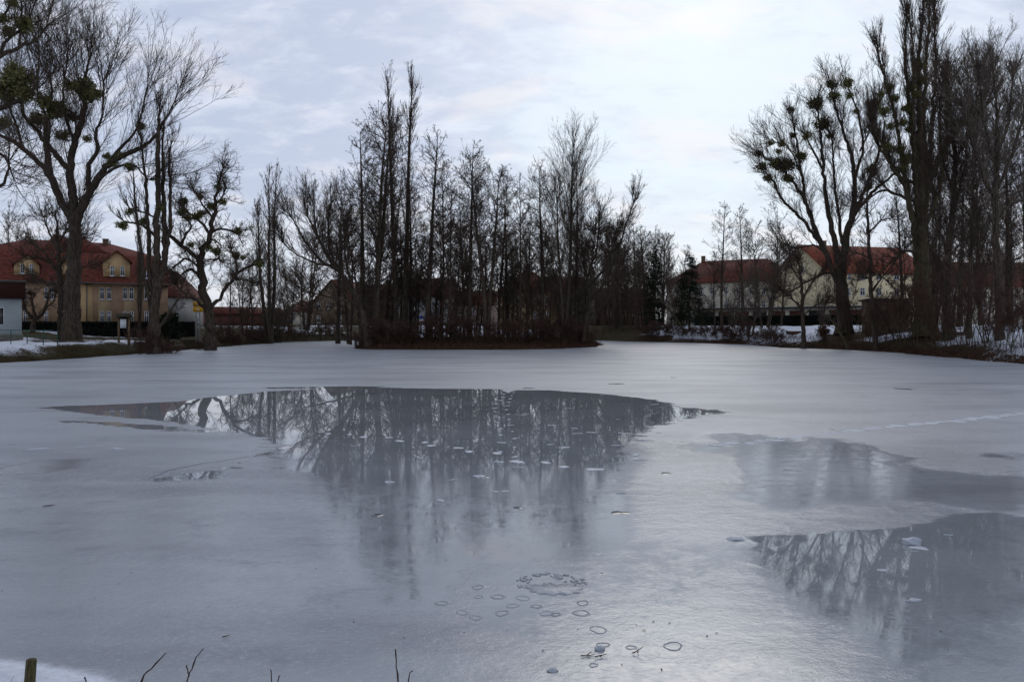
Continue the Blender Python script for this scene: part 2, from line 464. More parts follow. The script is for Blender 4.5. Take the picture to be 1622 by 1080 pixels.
# ------------------------------------------------------------------ materials
BARK = mat('dark_bark', (0.085, 0.066, 0.050), var=0.6, scale=3.0, bump=0.03, stretch=(3, 3, 0.6), spec=0.1)
BARK_G = mat('greenish_bark', (0.10, 0.085, 0.05), var=0.55, scale=2.5, bump=0.03, stretch=(3, 3, 0.6), spec=0.1)
TWIG = mat('dark_twig', (0.095, 0.070, 0.054), var=0.4, scale=1.5, spec=0.1)
TWIG_R = mat('reddish_twig', (0.12, 0.070, 0.056), var=0.4, scale=1.5, spec=0.1)
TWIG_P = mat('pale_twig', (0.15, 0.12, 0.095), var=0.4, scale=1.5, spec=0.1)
MISTL = mat('mistletoe_leaf', (0.20, 0.19, 0.075), var=0.5, scale=4.0, spec=0.2)
NEEDLE = mat('spruce_needle', (0.022, 0.034, 0.018), var=0.5, scale=2.0, spec=0.1)
PALE_WOOD = mat('pale_dead_wood', (0.20, 0.17, 0.14), var=0.3, scale=4.0)


# ------------------------------------------------------------------ branching
def grow(p, d, L, K, rng, wob, up):
    pts = [p]; st = (L / K)[:, None]
    U = np.array([0, 0, 1.0]) * up
    for k in range(K):
        d = nrm(d + rng.normal(0, wob, d.shape) + U)
        p = p + d * st; pts.append(p)
    return np.stack(pts, 1)


def sample_chains(pts, rad, n, tlo, thi, rng):
    N, K, _ = pts.shape
    idx = np.repeat(np.arange(N), n)
    t = tlo + (thi - tlo) * rng.random(len(idx))
    f = t * (K - 1); i = np.minimum(f.astype(int), K - 2); f = (f - i)[:, None]
    a = pts[idx, i]; b = pts[idx, i + 1]
    r = rad[idx, i] * (1 - f[:, 0]) + rad[idx, i + 1] * f[:, 0]
    return idx, t, a + (b - a) * f, nrm(b - a), r


def off(tan, ang, sd, rng, upb=0.0):
    r = rng.normal(0, 1, tan.shape); r[:, 2] += upb
    r = nrm(r - (r * tan).sum(-1, keepdims=True) * tan)
    a = np.radians(rng.normal(ang, sd, len(tan)))[:, None]
    return nrm(np.cos(a) * tan + np.sin(a) * r)


def twig_levels(mb, S, levels, rng, thick_mb=None):
    """S = (pos, dir, rad, length). Each level: dict(K,wob,up, r0, r1, n, ang, sd, L, tlo, upb, S)"""
    pos, dr, rad, L = S
    for li, lv in enumerate(levels):
        K = lv.get('K', 4)
        pts = grow(pos, dr, L, K, rng, lv.get('wob', 0.1), lv.get('up', 0.05))
        r0 = np.minimum(rad * 0.75, lv['r0']); r0 = np.maximum(r0, lv['r1'])
        t = np.linspace(0, 1, K + 1)[None, :]
        rr = r0[:, None] * (1 - t) + lv['r1'] * t
        (thick_mb if (thick_mb is not None and lv.get('thick')) else mb).tube(pts, rr, lv.get('S', 3))
        if li + 1 < len(levels):
            nx_ = levels[li + 1]
            idx, tt, pos, tan, rad = sample_chains(pts, rr, nx_['n'], nx_.get('tlo', 0.15), 1.0, rng)
            dr = off(tan, nx_['ang'], nx_.get('sd', 10), rng, nx_.get('upb', 0.3))
            L = L[idx] * nx_['L'] * (1.15 - 0.75 * tt) * rng.uniform(0.6, 1.3, len(idx))


STY = {
    # fine long upright shoots, as on poplar and willow crowns
    'shoots': [dict(K=6, wob=0.06, up=0.05, r0=0.034, r1=0.012), dict(n=9, ang=30, sd=10, L=0.55, K=5, wob=0.07, up=0.05, r0=0.018, r1=0.008, upb=0.4),
               dict(n=6, ang=34, sd=12, L=0.48, K=3, wob=0.1, up=0.03, r0=0.010, r1=0.006, upb=0.3)],
    'gnarled': [dict(K=7, wob=0.24, up=0.05, r0=0.045, r1=0.015), dict(n=8, ang=48, sd=15, L=0.5, K=5, wob=0.25, up=0.04, r0=0.02, r1=0.009),
                dict(n=5, ang=50, sd=15, L=0.42, K=3, wob=0.2, up=0.03, r0=0.011, r1=0.007)],
    'fast': [dict(K=6, wob=0.05, up=0.16, r0=0.034, r1=0.012), dict(n=6, ang=22, sd=7, L=0.5, K=4, wob=0.06, up=0.12, r0=0.016, r1=0.008, upb=0.8),
             dict(n=5, ang=24, sd=8, L=0.45, K=3, wob=0.06, up=0.1, r0=0.010, r1=0.006)],
    'alder': [dict(K=6, wob=0.13, up=0.05, r0=0.036, r1=0.013), dict(n=9, ang=48, sd=14, L=0.45, K=4, wob=0.16, up=0.05, r0=0.018, r1=0.009),
              dict(n=7, ang=50, sd=18, L=0.36, K=2, wob=0.2, up=0.0, r0=0.014, r1=0.012)],
    'fine': [dict(K=5, wob=0.10, up=0.07, r0=0.04, r1=0.014), dict(n=7, ang=40, sd=12, L=0.48, K=4, wob=0.12, up=0.05, r0=0.02, r1=0.010),
             dict(n=5, ang=42, sd=14, L=0.42, K=3, wob=0.12, up=0.03, r0=0.012, r1=0.008)],
}


def smooth_line(P, step):
    """Catmull-Rom through rows of P (x,y,z,r) at about step metres"""
    P = np.array(P, float)
    if len(P) < 3:
        n = max(2, int(np.linalg.norm(P[-1, :3] - P[0, :3]) / step)); t = np.linspace(0, 1, n + 1)[:, None]
        return P[0] * (1 - t) + P[-1] * t
    E = np.vstack([2 * P[0] - P[1], P, 2 * P[-1] - P[-2]]); out = []
    for i in range(1, len(E) - 2):
        a, b, c, d = E[i - 1], E[i], E[i + 1], E[i + 2]
        n = max(2, int(np.linalg.norm(c[:3] - b[:3]) / step))
        t = np.linspace(0, 1, n, endpoint=False)[:, None]
        out.append(0.5 * ((2 * b) + (-a + c) * t + (2 * a - 5 * b + 4 * c - d) * t ** 2 + (-a + 3 * b - 3 * c + d) * t ** 3))
    out = np.vstack(out + [P[-1:]]); out[:, 3] = np.maximum(out[:, 3], 0.012)
    return out


MIST = []


def mist_mesh(seed):
    rng = np.random.default_rng(seed); mb = MB()
    n = 700
    d = nrm(rng.normal(0, 1, (n, 3)))
    lump = 0.8 + 0.35 * np.sin(3 * d[:, 0] + seed) * np.cos(4 * d[:, 1] + seed)
    r = rng.random(n) ** 0.6 * lump
    c = d * r[:, None] * np.array([1, 1, 0.88])
    a = nrm(d + rng.normal(0, 0.9, (n, 3))); b = nrm(np.cross(a, rng.normal(0, 1, (n, 3))))
    mb.cards(c, a * 0.10, b * 0.042)
    st = np.zeros((40, 3)); e = nrm(rng.normal(0, 1, (40, 3)))
    pts = grow(st, e, rng.uniform(0.8, 1.25, 40), 4, rng, 0.25, 0)
    mb.tube(pts, np.full((40, 5), 0.016), 3)
    return mb.mesh('mistletoe', MISTL)


for k in range(3): MIST.append(mist_mesh(40 + k))


def hero(name, label, base, d, trunk, limbs, style, nshoot, Lsh, seed, mist=(), bark=None, twig=None, group=None, cat='tree', spread=5.0, tmin_r=0.0, flare=1.18, lowskip=0.35, wobble=0.06, crown_up=0.4, sd_ang=38, gnarl=0.0):
    """A tree whose trunk and main limbs follow a measured skeleton; each limb also leans towards or away from the viewer."""
    rng = np.random.default_rng(seed); bx, by = base
    x0, y0 = X(bx, d), d
    z0 = gz(x0, y0) - 0.15
    root = empty(name, (x0, y0, z0), label=label, cat=cat, group=group)
    org = np.array([x0, y0, z0])
    tmb, cmb_ = MB(), MB(); allp = []
    built = []
    for li, limb in enumerate([trunk] + list(limbs)):
        L = list(limb)
        if li == 0:
            offs = np.linspace(0, 0.4, len(L)); start = 0.0
        else:
            ref = np.array([q[:3] for q in built]); dd = np.hypot(ref[:, 0] - L[0][0], ref[:, 1] - L[0][1])
            start = ref[np.argmin(dd), 2]
            ln = sum(math.hypot(L[i + 1][0] - L[i][0], L[i + 1][1] - L[i][1]) for i in range(len(L) - 1)) * d / F
            endo = start + rng.choice([-1, 1]) * rng.uniform(0.35, 0.8) * min(ln * 0.55, spread)
            offs = np.linspace(0, 1, len(L)) ** 0.9 * (endo - start) + start
        pts = []
        for (px, py, wpx), o in zip(L, offs):
            dd_ = d + o
            pts.append((X(px, dd_), dd_, Z(py, dd_), wpx * dd_ / F / 2))
            built.append((px, py, o))
        for i in range(len(L) - 1):
            for f in np.linspace(0, 1, 6)[1:-1]:
                built.append((L[i][0] * (1 - f) + L[i + 1][0] * f, L[i][1] * (1 - f) + L[i + 1][1] * f, offs[i] * (1 - f) + offs[i + 1] * f))
        if li == 0:
            pts[0] = (pts[0][0], pts[0][1], z0, pts[0][3] * flare)
        s = smooth_line(pts, 0.45)
        k = np.arange(len(s))
        env = np.minimum(1, k / 3.0)[:, None]
        s[:, :3] += env * np.cumsum(rng.normal(0, 0.5, (len(s), 3)), 0) * 0 + env * rng.normal(0, wobble, (len(s), 3)) * np.clip(s[:, 3:4] * 6, 0.2, 1)
        s[:, :3] -= org
        tmb.tube(s[None, :, :3], s[None, :, 3], 9 if li == 0 else 6)
        tan = nrm(np.gradient(s[:, :3], axis=0))
        n = len(s)
        t = np.linspace(0, 1, n)
        keep = t > (lowskip if li == 0 else 0.12)
        wgt = 0.35 + 1.0 * t if li else 0.4 + t
        allp.append((s[keep, :3], tan[keep], s[keep, 3], wgt[keep]))
        # the limb's end breaks up into shoots of its own
        allp.append((np.repeat(s[-1:, :3], 3, 0), np.repeat(tan[-1:], 3, 0), np.repeat(s[-1:, 3], 3), np.full(3, 1.0)))
    pos = np.concatenate([a[0] for a in allp]); tan = np.concatenate([a[1] for a in allp]); rad = np.concatenate([a[2] for a in allp]); wg = np.concatenate([a[3] for a in allp])
    pick = rng.choice(len(pos), int(nshoot * 1.7), p=wg / wg.sum())
    dr = off(tan[pick], sd_ang, 14, rng, crown_up)
    nshoot_ = len(pick); cen = np.array([np.mean([q_[0] for q_ in pos]), np.mean([q_[1] for q_ in pos]), pos[:, 2].min()])
    outw = nrm((pos[pick] - cen) * np.array([1, 1, 0.35])); dr = nrm(dr + outw * 0.45)
    L = Lsh * rng.uniform(0.4, 1.2, nshoot_)
    twig_levels(cmb_, (pos[pick], dr, np.maximum(rad[pick], 0.03), L), STY[style], rng, tmb)
    tmb.build('trunk', bark or BARK, root, smooth=True)
    cmb_.build('crown', twig or TWIG, root)
    for i, (mx, my, mr) in enumerate(mist):
        # a ball sits on the branch that passes closest to it
        ref = np.array(built); o = ref[np.argmin(np.hypot(ref[:, 0] - mx, ref[:, 1] - my)), 2]
        dd_ = d + o
        b = new_obj('mistletoe', MIST[i % 3], root)
        b.location = (X(mx, dd_) - x0, dd_ - y0, Z(my, dd_) - z0)
        r_ = (mr + 1.2) * dd_ / F * 1.3
        b.scale = (r_, r_, r_ * 0.9); b.rotation_euler = (rng.uniform(-0.4, 0.4), 0, rng.uniform(0, 6))
    return root


def auto_tree(H, r, style, nb, Lb, seed, ang=55, tlo=0.25, prof=0.6, stems=1, spread=0.06, bark=None, twig=None, lean=0.0, sdang=10, up1=None, wob=0.012, basew=0.0):
    """(trunk mesh, crown mesh) of a tree of height H grown at the origin"""
    rng = np.random.default_rng(seed); tm, cm = MB(), MB()
    for s_ in range(stems):
        a = rng.uniform(0, 6.28); sp = spread * (1 if stems > 1 else 0.0)
        d0 = nrm(np.array([[math.cos(a) * sp + lean, math.sin(a) * sp, 1.0]]))
        p0 = np.array([[math.cos(a) * basew, math.sin(a) * basew, 0.0]])
        h = H * (1 if s_ == 0 else rng.uniform(0.72, 0.98))
        K = 16
        pts = grow(p0, d0, np.array([h]), K, rng, wob * 2.2, 0.02)
        t = np.linspace(0, 1, K + 1)
        rr = (r * (0.8 if stems > 1 else 1.0) * ((1 - t) ** 0.85 * 0.93 + 0.07))[None]
        rr[0, 0] *= 1.3
        tm.tube(pts, rr, 7)
        idx, tt, pos, tan, rad = sample_chains(pts, rr, nb, tlo, 0.995, rng)
        dr = off(tan, ang, sdang, rng, 0.0)
        f = (tt - tlo) / (1 - tlo)
        L = Lb * (np.clip(1 - f, 0, 1) ** prof * 0.9 + 0.16) * rng.uniform(0.6, 1.25, len(tt)) * np.clip(0.35 + f * 3, 0, 1)
        twig_levels(cm, (pos, dr, rad, L), STY[style], rng, tm)
    return tm.mesh('trunk', bark or BARK, True), cm.mesh('crown', twig or TWIG)


LIB = {}


def lib(kind):
    if kind in LIB: return LIB[kind]
    k, s = kind[:-1], int(kind[-1])
    if k == 'alder': v = auto_tree(20, 0.33, 'alder', 62, 4.3, 100 + s, ang=58, tlo=0.20, prof=0.42, wob=0.006)
    elif k == 'forkalder': v = auto_tree(20, 0.38, 'alder', 56, 5.2, 120 + s, ang=46, tlo=0.35, prof=0.42, stems=2, spread=0.05, basew=0.15, wob=0.008)
    elif k == 'slim': v = auto_tree(16, 0.16, 'fine', 56, 2.9, 140 + s, ang=50, tlo=0.2, prof=0.45, wob=0.01)
    elif k == 'poplar': v = auto_tree(26, 0.30, 'fast', 76, 4.6, 160 + s, ang=15, tlo=0.12, prof=0.35, wob=0.004, twig=TWIG)
    elif k == 'pop2': v = auto_tree(24, 0.26, 'fast', 62, 4.6, 170 + s, ang=19, tlo=0.10, prof=0.5, stems=3, spread=0.03, wob=0.008, basew=0.2, twig=TWIG_P)
    elif k == 'broad': v = auto_tree(20, 0.36, 'shoots', 60, 8.2, 180 + s, ang=36, tlo=0.18, prof=0.5, stems=2, spread=0.06, basew=0.15)
    elif k == 'ash': v = auto_tree(22, 0.30, 'shoots', 80, 6.4, 200 + s, ang=34, tlo=0.25, prof=0.5, stems=1, wob=0.008)
    elif k == 'round': v = auto_tree(11, 0.16, 'fine', 70, 3.8, 220 + s, ang=58, tlo=0.2, prof=0.45)
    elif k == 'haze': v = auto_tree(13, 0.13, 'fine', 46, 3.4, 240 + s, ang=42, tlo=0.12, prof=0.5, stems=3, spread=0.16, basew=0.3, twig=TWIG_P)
    elif k == 'thick': v = auto_tree(9, 0.07, 'fine', 11, 2.0, 260 + s, ang=38, tlo=0.08, prof=0.4, stems=5, spread=0.22, basew=0.5, twig=TWIG_R, bark=BARK_G, wob=0.03)
    elif k == 'shrub': v = auto_tree(3.6, 0.028, 'fine', 13, 1.25, 280 + s, ang=36, tlo=0.1, prof=0.4, stems=13, spread=0.42, basew=0.5, twig=TWIG_R, bark=BARK_G, wob=0.05)
    elif k == 'sap': v = auto_tree(6, 0.04, 'fine', 16, 1.4, 300 + s, ang=34, tlo=0.3, prof=0.5, stems=4, spread=0.16, basew=0.35, twig=TWIG_R, bark=BARK_G, wob=0.03)
    LIB[kind] = (v, {'alder': 20, 'forkalder': 20, 'slim': 16, 'poplar': 26, 'pop2': 24, 'broad': 20, 'ash': 22, 'round': 11, 'haze': 13, 'thick': 9, 'shrub': 3.6, 'sap': 6}[k])
    return LIB[kind]


def plant(name, kind, px, d, top, label, group=None, rz=None, lean=(0, 0), cat='tree', fat=1.0, dz=0.0, hgt=None):
    """one tree or shrub of a library kind, its height taken from where its top shows"""
    (tm, cm), H0 = lib(kind)
    x0 = X(px, d); z0 = gz(x0, d) - 0.08 + dz
    H = hgt if hgt else Z(top, d) - z0
    s = H / H0
    rr = random.Random(px * 7 + d)
    root = empty(name, (x0, d, z0), rz if rz is not None else rr.uniform(0, 6.28), label, cat, group, sc=(s * fat, s * fat, s))
    root.rotation_mode = 'ZXY'
    root.rotation_euler[0] = R(lean[0]); root.rotation_euler[1] = R(lean[1])
    new_obj('trunk', tm, root); new_obj('crown', cm, root)
    return root


# ------------------------------------------------------------------ measured trees, west bank
hero('poplar_tree', 'thick-trunked tree with three heavy limbs and dark mistletoe, before the ochre house', (113, 545), 75,
     [(113, 548, 31), (114, 500, 26), (116, 450, 23), (118, 400, 20), (120, 345, 18)],
     [[(120, 355, 15), (98, 320, 12), (80, 280, 11), (76, 240, 9), (72, 205, 7), (82, 170, 5), (80, 130, 3)],
      [(118, 350, 16), (114, 300, 13), (112, 262, 11), (120, 220, 10), (132, 180, 9), (136, 160, 7), (135, 130, 5), (142, 95, 3)],
      [(121, 350, 16), (133, 320, 13), (147, 292, 12), (168, 266, 10), (190, 250, 8), (215, 237, 6), (238, 226, 5), (258, 195, 3), (275, 165, 2)],
      [(141, 300, 8), (141, 262, 7), (155, 238, 6), (152, 212, 5), (163, 180, 3), (165, 130, 2)],
      [(170, 262, 6), (190, 235, 5), (207, 218, 4), (222, 190, 3), (232, 140, 2)],
      [(83, 285, 9), (62, 258, 8), (38, 235, 7), (15, 222, 6), (-20, 205, 5)],
      [(112, 272, 9), (82, 237, 8), (55, 205, 6), (38, 180, 5), (25, 130, 3)],
      [(35, 233, 5), (28, 205, 4), (15, 170, 3)],
      [(118, 222, 6), (105, 190, 5), (100, 150, 3), (108, 90, 2)],
      [(135, 165, 5), (118, 140, 4), (105, 125, 3)],
      [(72, 232, 5), (78, 200, 4), (60, 150, 3), (62, 90, 2)],
      [(150, 290, 5), (185, 265, 4), (212, 262, 3), (235, 285, 2)]],
     'shoots', 190, 6.2, 11, crown_up=0.9, sd_ang=36,
     mist=[(133, 138, 17), (143, 150, 14), (112, 135, 10), (150, 148, 9), (85, 175, 16), (60, 190, 14), (100, 215, 10), (68, 160, 12), (170, 248, 6), (206, 265, 8), (223, 200, 7), (178, 258, 8),
           (95, 170, 12), (138, 220, 6), (115, 185, 10), (192, 246, 6)])
hero('poplar_tree', 'huge half-hidden tree whose limbs reach in over the pale kiosk, heavy with mistletoe', (-75, 556), 62,
     [(-75, 560, 44), (-72, 450, 34), (-66, 330, 28), (-62, 250, 24), (-58, 190, 20), (-50, 100, 14), (-40, 20, 8)],
     [[(-62, 240, 12), (-30, 190, 10), (0, 172, 8), (25, 162, 7), (50, 155, 5)],
      [(-58, 180, 12), (-30, 120, 10), (0, 88, 8), (30, 76, 6), (55, 64, 4), (75, 40, 2)],
      [(0, 86, 6), (12, 62, 5), (32, 50, 4), (50, 20, 2)],
      [(-5, 40, 5), (12, 15, 4), (25, -10, 3)],
      [(-66, 330, 9), (-30, 310, 7), (5, 290, 5), (15, 256, 3)],
      [(-60, 230, 8), (-20, 235, 6), (8, 250, 4), (20, 280, 2)],
      [(-50, 100, 8), (-20, 30, 6), (10, -20, 4)],
      [(30, 76, 4), (35, 30, 3), (32, -10, 2)]],
     'shoots', 90, 5.0, 12, crown_up=0.6, sd_ang=42,
     mist=[(36, 38, 15), (12, 50, 11), (20, 6, 8), (28, 128, 22), (12, 142, 20), (40, 148, 14), (2, 195, 12), (5, 30, 9), (22, 112, 14), (45, 125, 8)])
hero('linden_tree', 'small round-crowned bare tree before the ochre house, beside the thick trunk', (97, 540), 84,
     [(97, 545, 11), (97, 500, 10), (96, 450, 9), (93, 405, 7), (90, 365, 4), (88, 335, 2)],
     [[(96, 440, 5), (80, 415, 4), (65, 395, 3), (50, 385, 2)], [(95, 420, 5), (112, 395, 4), (128, 380, 2)], [(96, 460, 4), (75, 448, 3), (55, 440, 2)],
      [(93, 400, 4), (78, 370, 3), (70, 345, 2)], [(92, 385, 4), (108, 360, 3), (112, 335, 2)], [(97, 450, 4), (118, 430, 3), (138, 422, 2)], [(96, 430, 4), (70, 410, 3), (45, 410, 2)]],
     'fine', 120, 2.6, 13, crown_up=0.1, sd_ang=50)
hero('fruit_tree', 'low gnarled fruit tree with crooked black limbs between the kiosk and the ochre house', (52, 518), 92,
     [(52, 521, 8), (53, 512, 7), (55, 505, 7)],
     [[(55, 506, 6), (66, 498, 5), (74, 482, 4), (79, 462, 2)], [(54, 506, 5), (42, 494, 4), (38, 478, 2)], [(57, 503, 4), (52, 484, 3), (50, 468, 2)], [(70, 490, 3), (84, 478, 2), (88, 465, 1.5)],
      [(42, 494, 3), (34, 484, 2), (33, 468, 1.5)]],
     'gnarled', 60, 1.5, 14, crown_up=0.3, sd_ang=50, lowskip=0.9)
hero('poplar_tree', 'many-stemmed upright poplar at the grassy bank just past the notice board', (243, 545), 72,
     [(243, 549, 21), (245, 500, 16), (247, 440, 12), (248, 380, 10), (250, 300, 8), (250, 240, 7), (252, 190, 4), (253, 170, 2)],
     [[(247, 480, 11), (260, 410, 9), (260, 330, 7), (257, 250, 4), (260, 195, 2)],
      [(243, 490, 9), (236, 410, 7), (233, 320, 5), (226, 245, 3), (222, 210, 2)],
      [(248, 460, 8), (266, 385, 6), (270, 320, 5), (268, 250, 3), (272, 220, 2)],
      [(240, 500, 6), (228, 430, 5), (215, 330, 3), (212, 280, 2)],
      [(247, 375, 5), (225, 357, 4), (198, 352, 3)], [(247, 345, 3), (222, 335, 3), (206, 330, 2)],
      [(250, 520, 6), (268, 495, 4), (283, 470, 2)]],
     'fast', 120, 2.3, 15, crown_up=1.0, sd_ang=24, lowskip=0.3, spread=1.6,
     mist=[(194, 357, 8), (206, 335, 6), (226, 352, 7), (253, 330, 5)])
hero('oak_tree', 'crooked bare oak full of round mistletoe balls, forking beside the yellow road sign', (333, 540), 82,
     [(333, 545, 19), (333, 508, 14), (328, 485, 14), (321, 455, 13), (318, 420, 11), (323, 395, 9), (333, 372, 8), (337, 345, 7), (340, 320, 5), (346, 295, 4), (353, 268, 2)],
     [[(317, 415, 8), (305, 400, 7), (287, 388, 7), (272, 376, 6), (268, 365, 5)],
      [(288, 388, 5), (292, 375, 4), (303, 358, 3), (290, 340, 3)], [(333, 372, 5), (318, 352, 4), (310, 345, 3), (292, 332, 3)],
      [(333, 487, 8), (350, 470, 6), (366, 445, 5), (378, 430, 5), (395, 422, 4), (412, 418, 3)], [(370, 440, 4), (385, 443, 3), (398, 448, 2)],
      [(328, 492, 6), (312, 476, 5), (296, 468, 4), (280, 450, 2)], [(319, 442, 6), (309, 430, 5), (298, 428, 4), (285, 436, 2)],
      [(320, 430, 5), (306, 415, 4), (292, 412, 4), (272, 425, 2)],
      [(336, 368, 5), (350, 362, 4), (366, 366, 3), (376, 368, 3)], [(323, 395, 4), (335, 380, 3), (350, 390, 2), (345, 410, 2)],
      [(339, 325, 4), (350, 315, 3), (357, 300, 2)], [(337, 345, 4), (322, 325, 3), (315, 312, 2), (305, 300, 1.5)], [(376, 430, 3), (373, 412, 3), (365, 395, 2)]],
     'gnarled', 210, 2.3, 16, crown_up=0.2, sd_ang=52, spread=3.0, wobble=0.10,
     mist=[(290, 337, 7), (298, 345, 6), (312, 343, 7), (319, 338, 6), (346, 297, 6), (353, 320, 6), (334, 327, 6), (376, 366, 6), (374, 404, 6), (410, 418, 7), (317, 312, 5), (292, 318, 5), (342, 398, 7),
           (330, 392, 6), (302, 388, 5), (385, 408, 4)])
plant('poplar_tree', 'pop21', 425, 112, 262, 'lone slender poplar between the mistletoe oak and the island', fat=1.45)
hero('willow_tree', 'willow leaning far out over the ice from the tip of the island', (582, 548), 87,
     [(584, 552, 15), (580, 525, 12), (573, 495, 10), (562, 465, 9), (547, 443, 8), (533, 428, 7), (518, 405, 5), (503, 375, 4), (488, 345, 2)],
     [[(545, 442, 5), (528, 410, 4), (520, 370, 3), (522, 330, 2)], [(533, 428, 5), (505, 410, 4), (482, 380, 3), (462, 345, 2)], [(528, 422, 4), (495, 415, 3), (465, 400, 2), (450, 385, 1.5)],
      [(560, 462, 4), (548, 415, 3), (545, 375, 2)], [(572, 492, 5), (560, 480, 4), (520, 470, 3), (480, 462, 2)], [(515, 400, 4), (500, 360, 3), (497, 320, 2)]],
     'shoots', 120, 3.8, 17, crown_up=0.5, sd_ang=30)

# ------------------------------------------------------------------ measured trees, east bank
hero('ash_tree', 'wide-crowned bare tree dotted with mistletoe balls, in front of the cream gabled house', (1336, 540), 92,
     [(1337, 545, 28), (1337, 505, 22), (1334, 465, 19), (1331, 430, 17)],
     [[(1328, 447, 11), (1315, 420, 9), (1303, 392, 8), (1290, 360, 7), (1277, 322, 5), (1270, 280, 4), (1263, 230, 3), (1254, 185, 2)],
      [(1303, 392, 6), (1272, 348, 5), (1240, 318, 4), (1223, 285, 3), (1207, 268, 2)],
      [(1290, 362, 6), (1278, 325, 5), (1255, 288, 4), (1232, 262, 3), (1204, 246, 2)],
      [(1331, 432, 11), (1322, 385, 9), (1311, 330, 7), (1304, 270, 5), (1300, 215, 4), (1294, 168, 2)],
      [(1333, 432, 14), (1341, 375, 11), (1350, 335, 9), (1354, 290, 7), (1348, 245, 6), (1336, 208, 4), (1322, 165, 3), (1317, 140, 2)],
      [(1345, 360, 8), (1362, 322, 6), (1378, 280, 5), (1394, 240, 4), (1402, 195, 2)],
      [(1350, 342, 6), (1385, 302, 5), (1418, 275, 3), (1435, 262, 2)],
      [(1353, 285, 5), (1366, 240, 4), (1362, 190, 3), (1344, 140, 2)],
      [(1326, 430, 5), (1300, 436, 4), (1272, 450, 3), (1252, 462, 2)], [(1308, 402, 4), (1288, 388, 3), (1262, 394, 3), (1243, 386, 2)],
      [(1336, 410, 6), (1330, 350, 5), (1322, 290, 4), (1318, 220, 2)], [(1270, 280, 3), (1256, 245, 2), (1240, 228, 1.5), (1222, 226, 1)], [(1304, 270, 4), (1285, 235, 3), (1276, 215, 2)],
      [(1362, 240, 3), (1380, 200, 2), (1388, 160, 1.5)]],
     'shoots', 290, 3.9, 21, crown_up=0.7, sd_ang=40,
     mist=[(1317, 134, 7), (1343, 132, 8), (1293, 164, 11), (1321, 153, 8), (1345, 152, 5), (1253, 174, 5), (1302, 197, 12), (1278, 215, 7), (1256, 215, 5), (1220, 227, 5), (1238, 228, 5), (1202, 244, 5),
           (1233, 240, 4), (1207, 265, 8), (1217, 282, 7), (1229, 259, 12), (1246, 262, 12), (1269, 248, 8), (1248, 282, 8), (1355, 177, 4), (1382, 269, 10), (1376, 297, 6), (1386, 165, 8), (1314, 216, 5)])
hero('poplar_tree', 'tallest poplar, its top out of sight, its greenish stems hung with mistletoe', (1465, 552), 80,
     [(1466, 558, 38), (1464, 500, 30), (1460, 430, 26), (1456, 360, 21)],
     [[(1456, 370, 14), (1458, 280, 11), (1456, 190, 9), (1455, 110, 6), (1461, 30, 4), (1466, -40, 2)],
      [(1457, 372, 10), (1466, 290, 8), (1463, 200, 6), (1466, 110, 5), (1472, 30, 3), (1472, -30, 2)], [(1455, 360, 9), (1449, 280, 7), (1446, 200, 6), (1447, 110, 4), (1444, 50, 2)],
      [(1452, 385, 10), (1437, 300, 8), (1427, 240, 6), (1416, 180, 4), (1398, 115, 3), (1390, 80, 2)],
      [(1462, 370, 10), (1471, 280, 8), (1476, 200, 6), (1482, 110, 4), (1480, 20, 2)],
      [(1467, 300, 9), (1490, 245, 7), (1520, 203, 6), (1547, 178, 4), (1575, 155, 2)],
      [(1452, 320, 6), (1428, 312, 5), (1398, 302, 4), (1368, 322, 2)], [(1456, 290, 9), (1443, 190, 7), (1434, 100, 4), (1436, 30, 2)],
      [(1438, 305, 6), (1412, 260, 5), (1388, 225, 4), (1378, 180, 2)], [(1450, 290, 6), (1420, 275, 5), (1400, 235, 4), (1385, 190, 2)],
      [(1460, 400, 6), (1430, 400, 4), (1395, 430, 3), (1375, 440, 2)], [(1465, 360, 8), (1488, 300, 6), (1500, 220, 4), (1498, 130, 2)]],
     'fast', 800, 2.9, 22, crown_up=0.9, sd_ang=27, bark=BARK_G,
     mist=[(1455, 104, 10), (1459, 127, 9), (1409, 138, 6), (1442, 140, 7), (1450, 150, 6), (1417, 156, 7), (1400, 177, 8), (1436, 172, 7), (1466, 166, 8), (1520, 194, 8), (1548, 180, 7), (1552, 160, 6),
           (1440, 205, 6), (1424, 236, 9), (1434, 252, 8), (1428, 268, 8), (1405, 232, 7), (1448, 225, 7), (1460, 270, 8), (1395, 150, 5), (1430, 195, 6), (1385, 175, 5), (1410, 200, 6)])
hero('ash_tree', 'tall grey-stemmed bare tree just past the great poplar on the steep bank', (1502, 552), 74,
     [(1502, 556, 15), (1500, 480, 13), (1503, 400, 11), (1510, 320, 9), (1512, 250, 7), (1506, 180, 4), (1502, 130, 2)],
     [[(1506, 340, 6), (1525, 280, 5), (1533, 210, 3), (1530, 150, 2)], [(1508, 300, 5), (1490, 240, 4), (1488, 160, 2)], [(1511, 260, 4), (1540, 200, 3), (1560, 150, 2)], [(1503, 410, 5), (1480, 340, 4), (1476, 280, 2)]],
     'shoots', 130, 3.6, 23, crown_up=1.0, sd_ang=30)
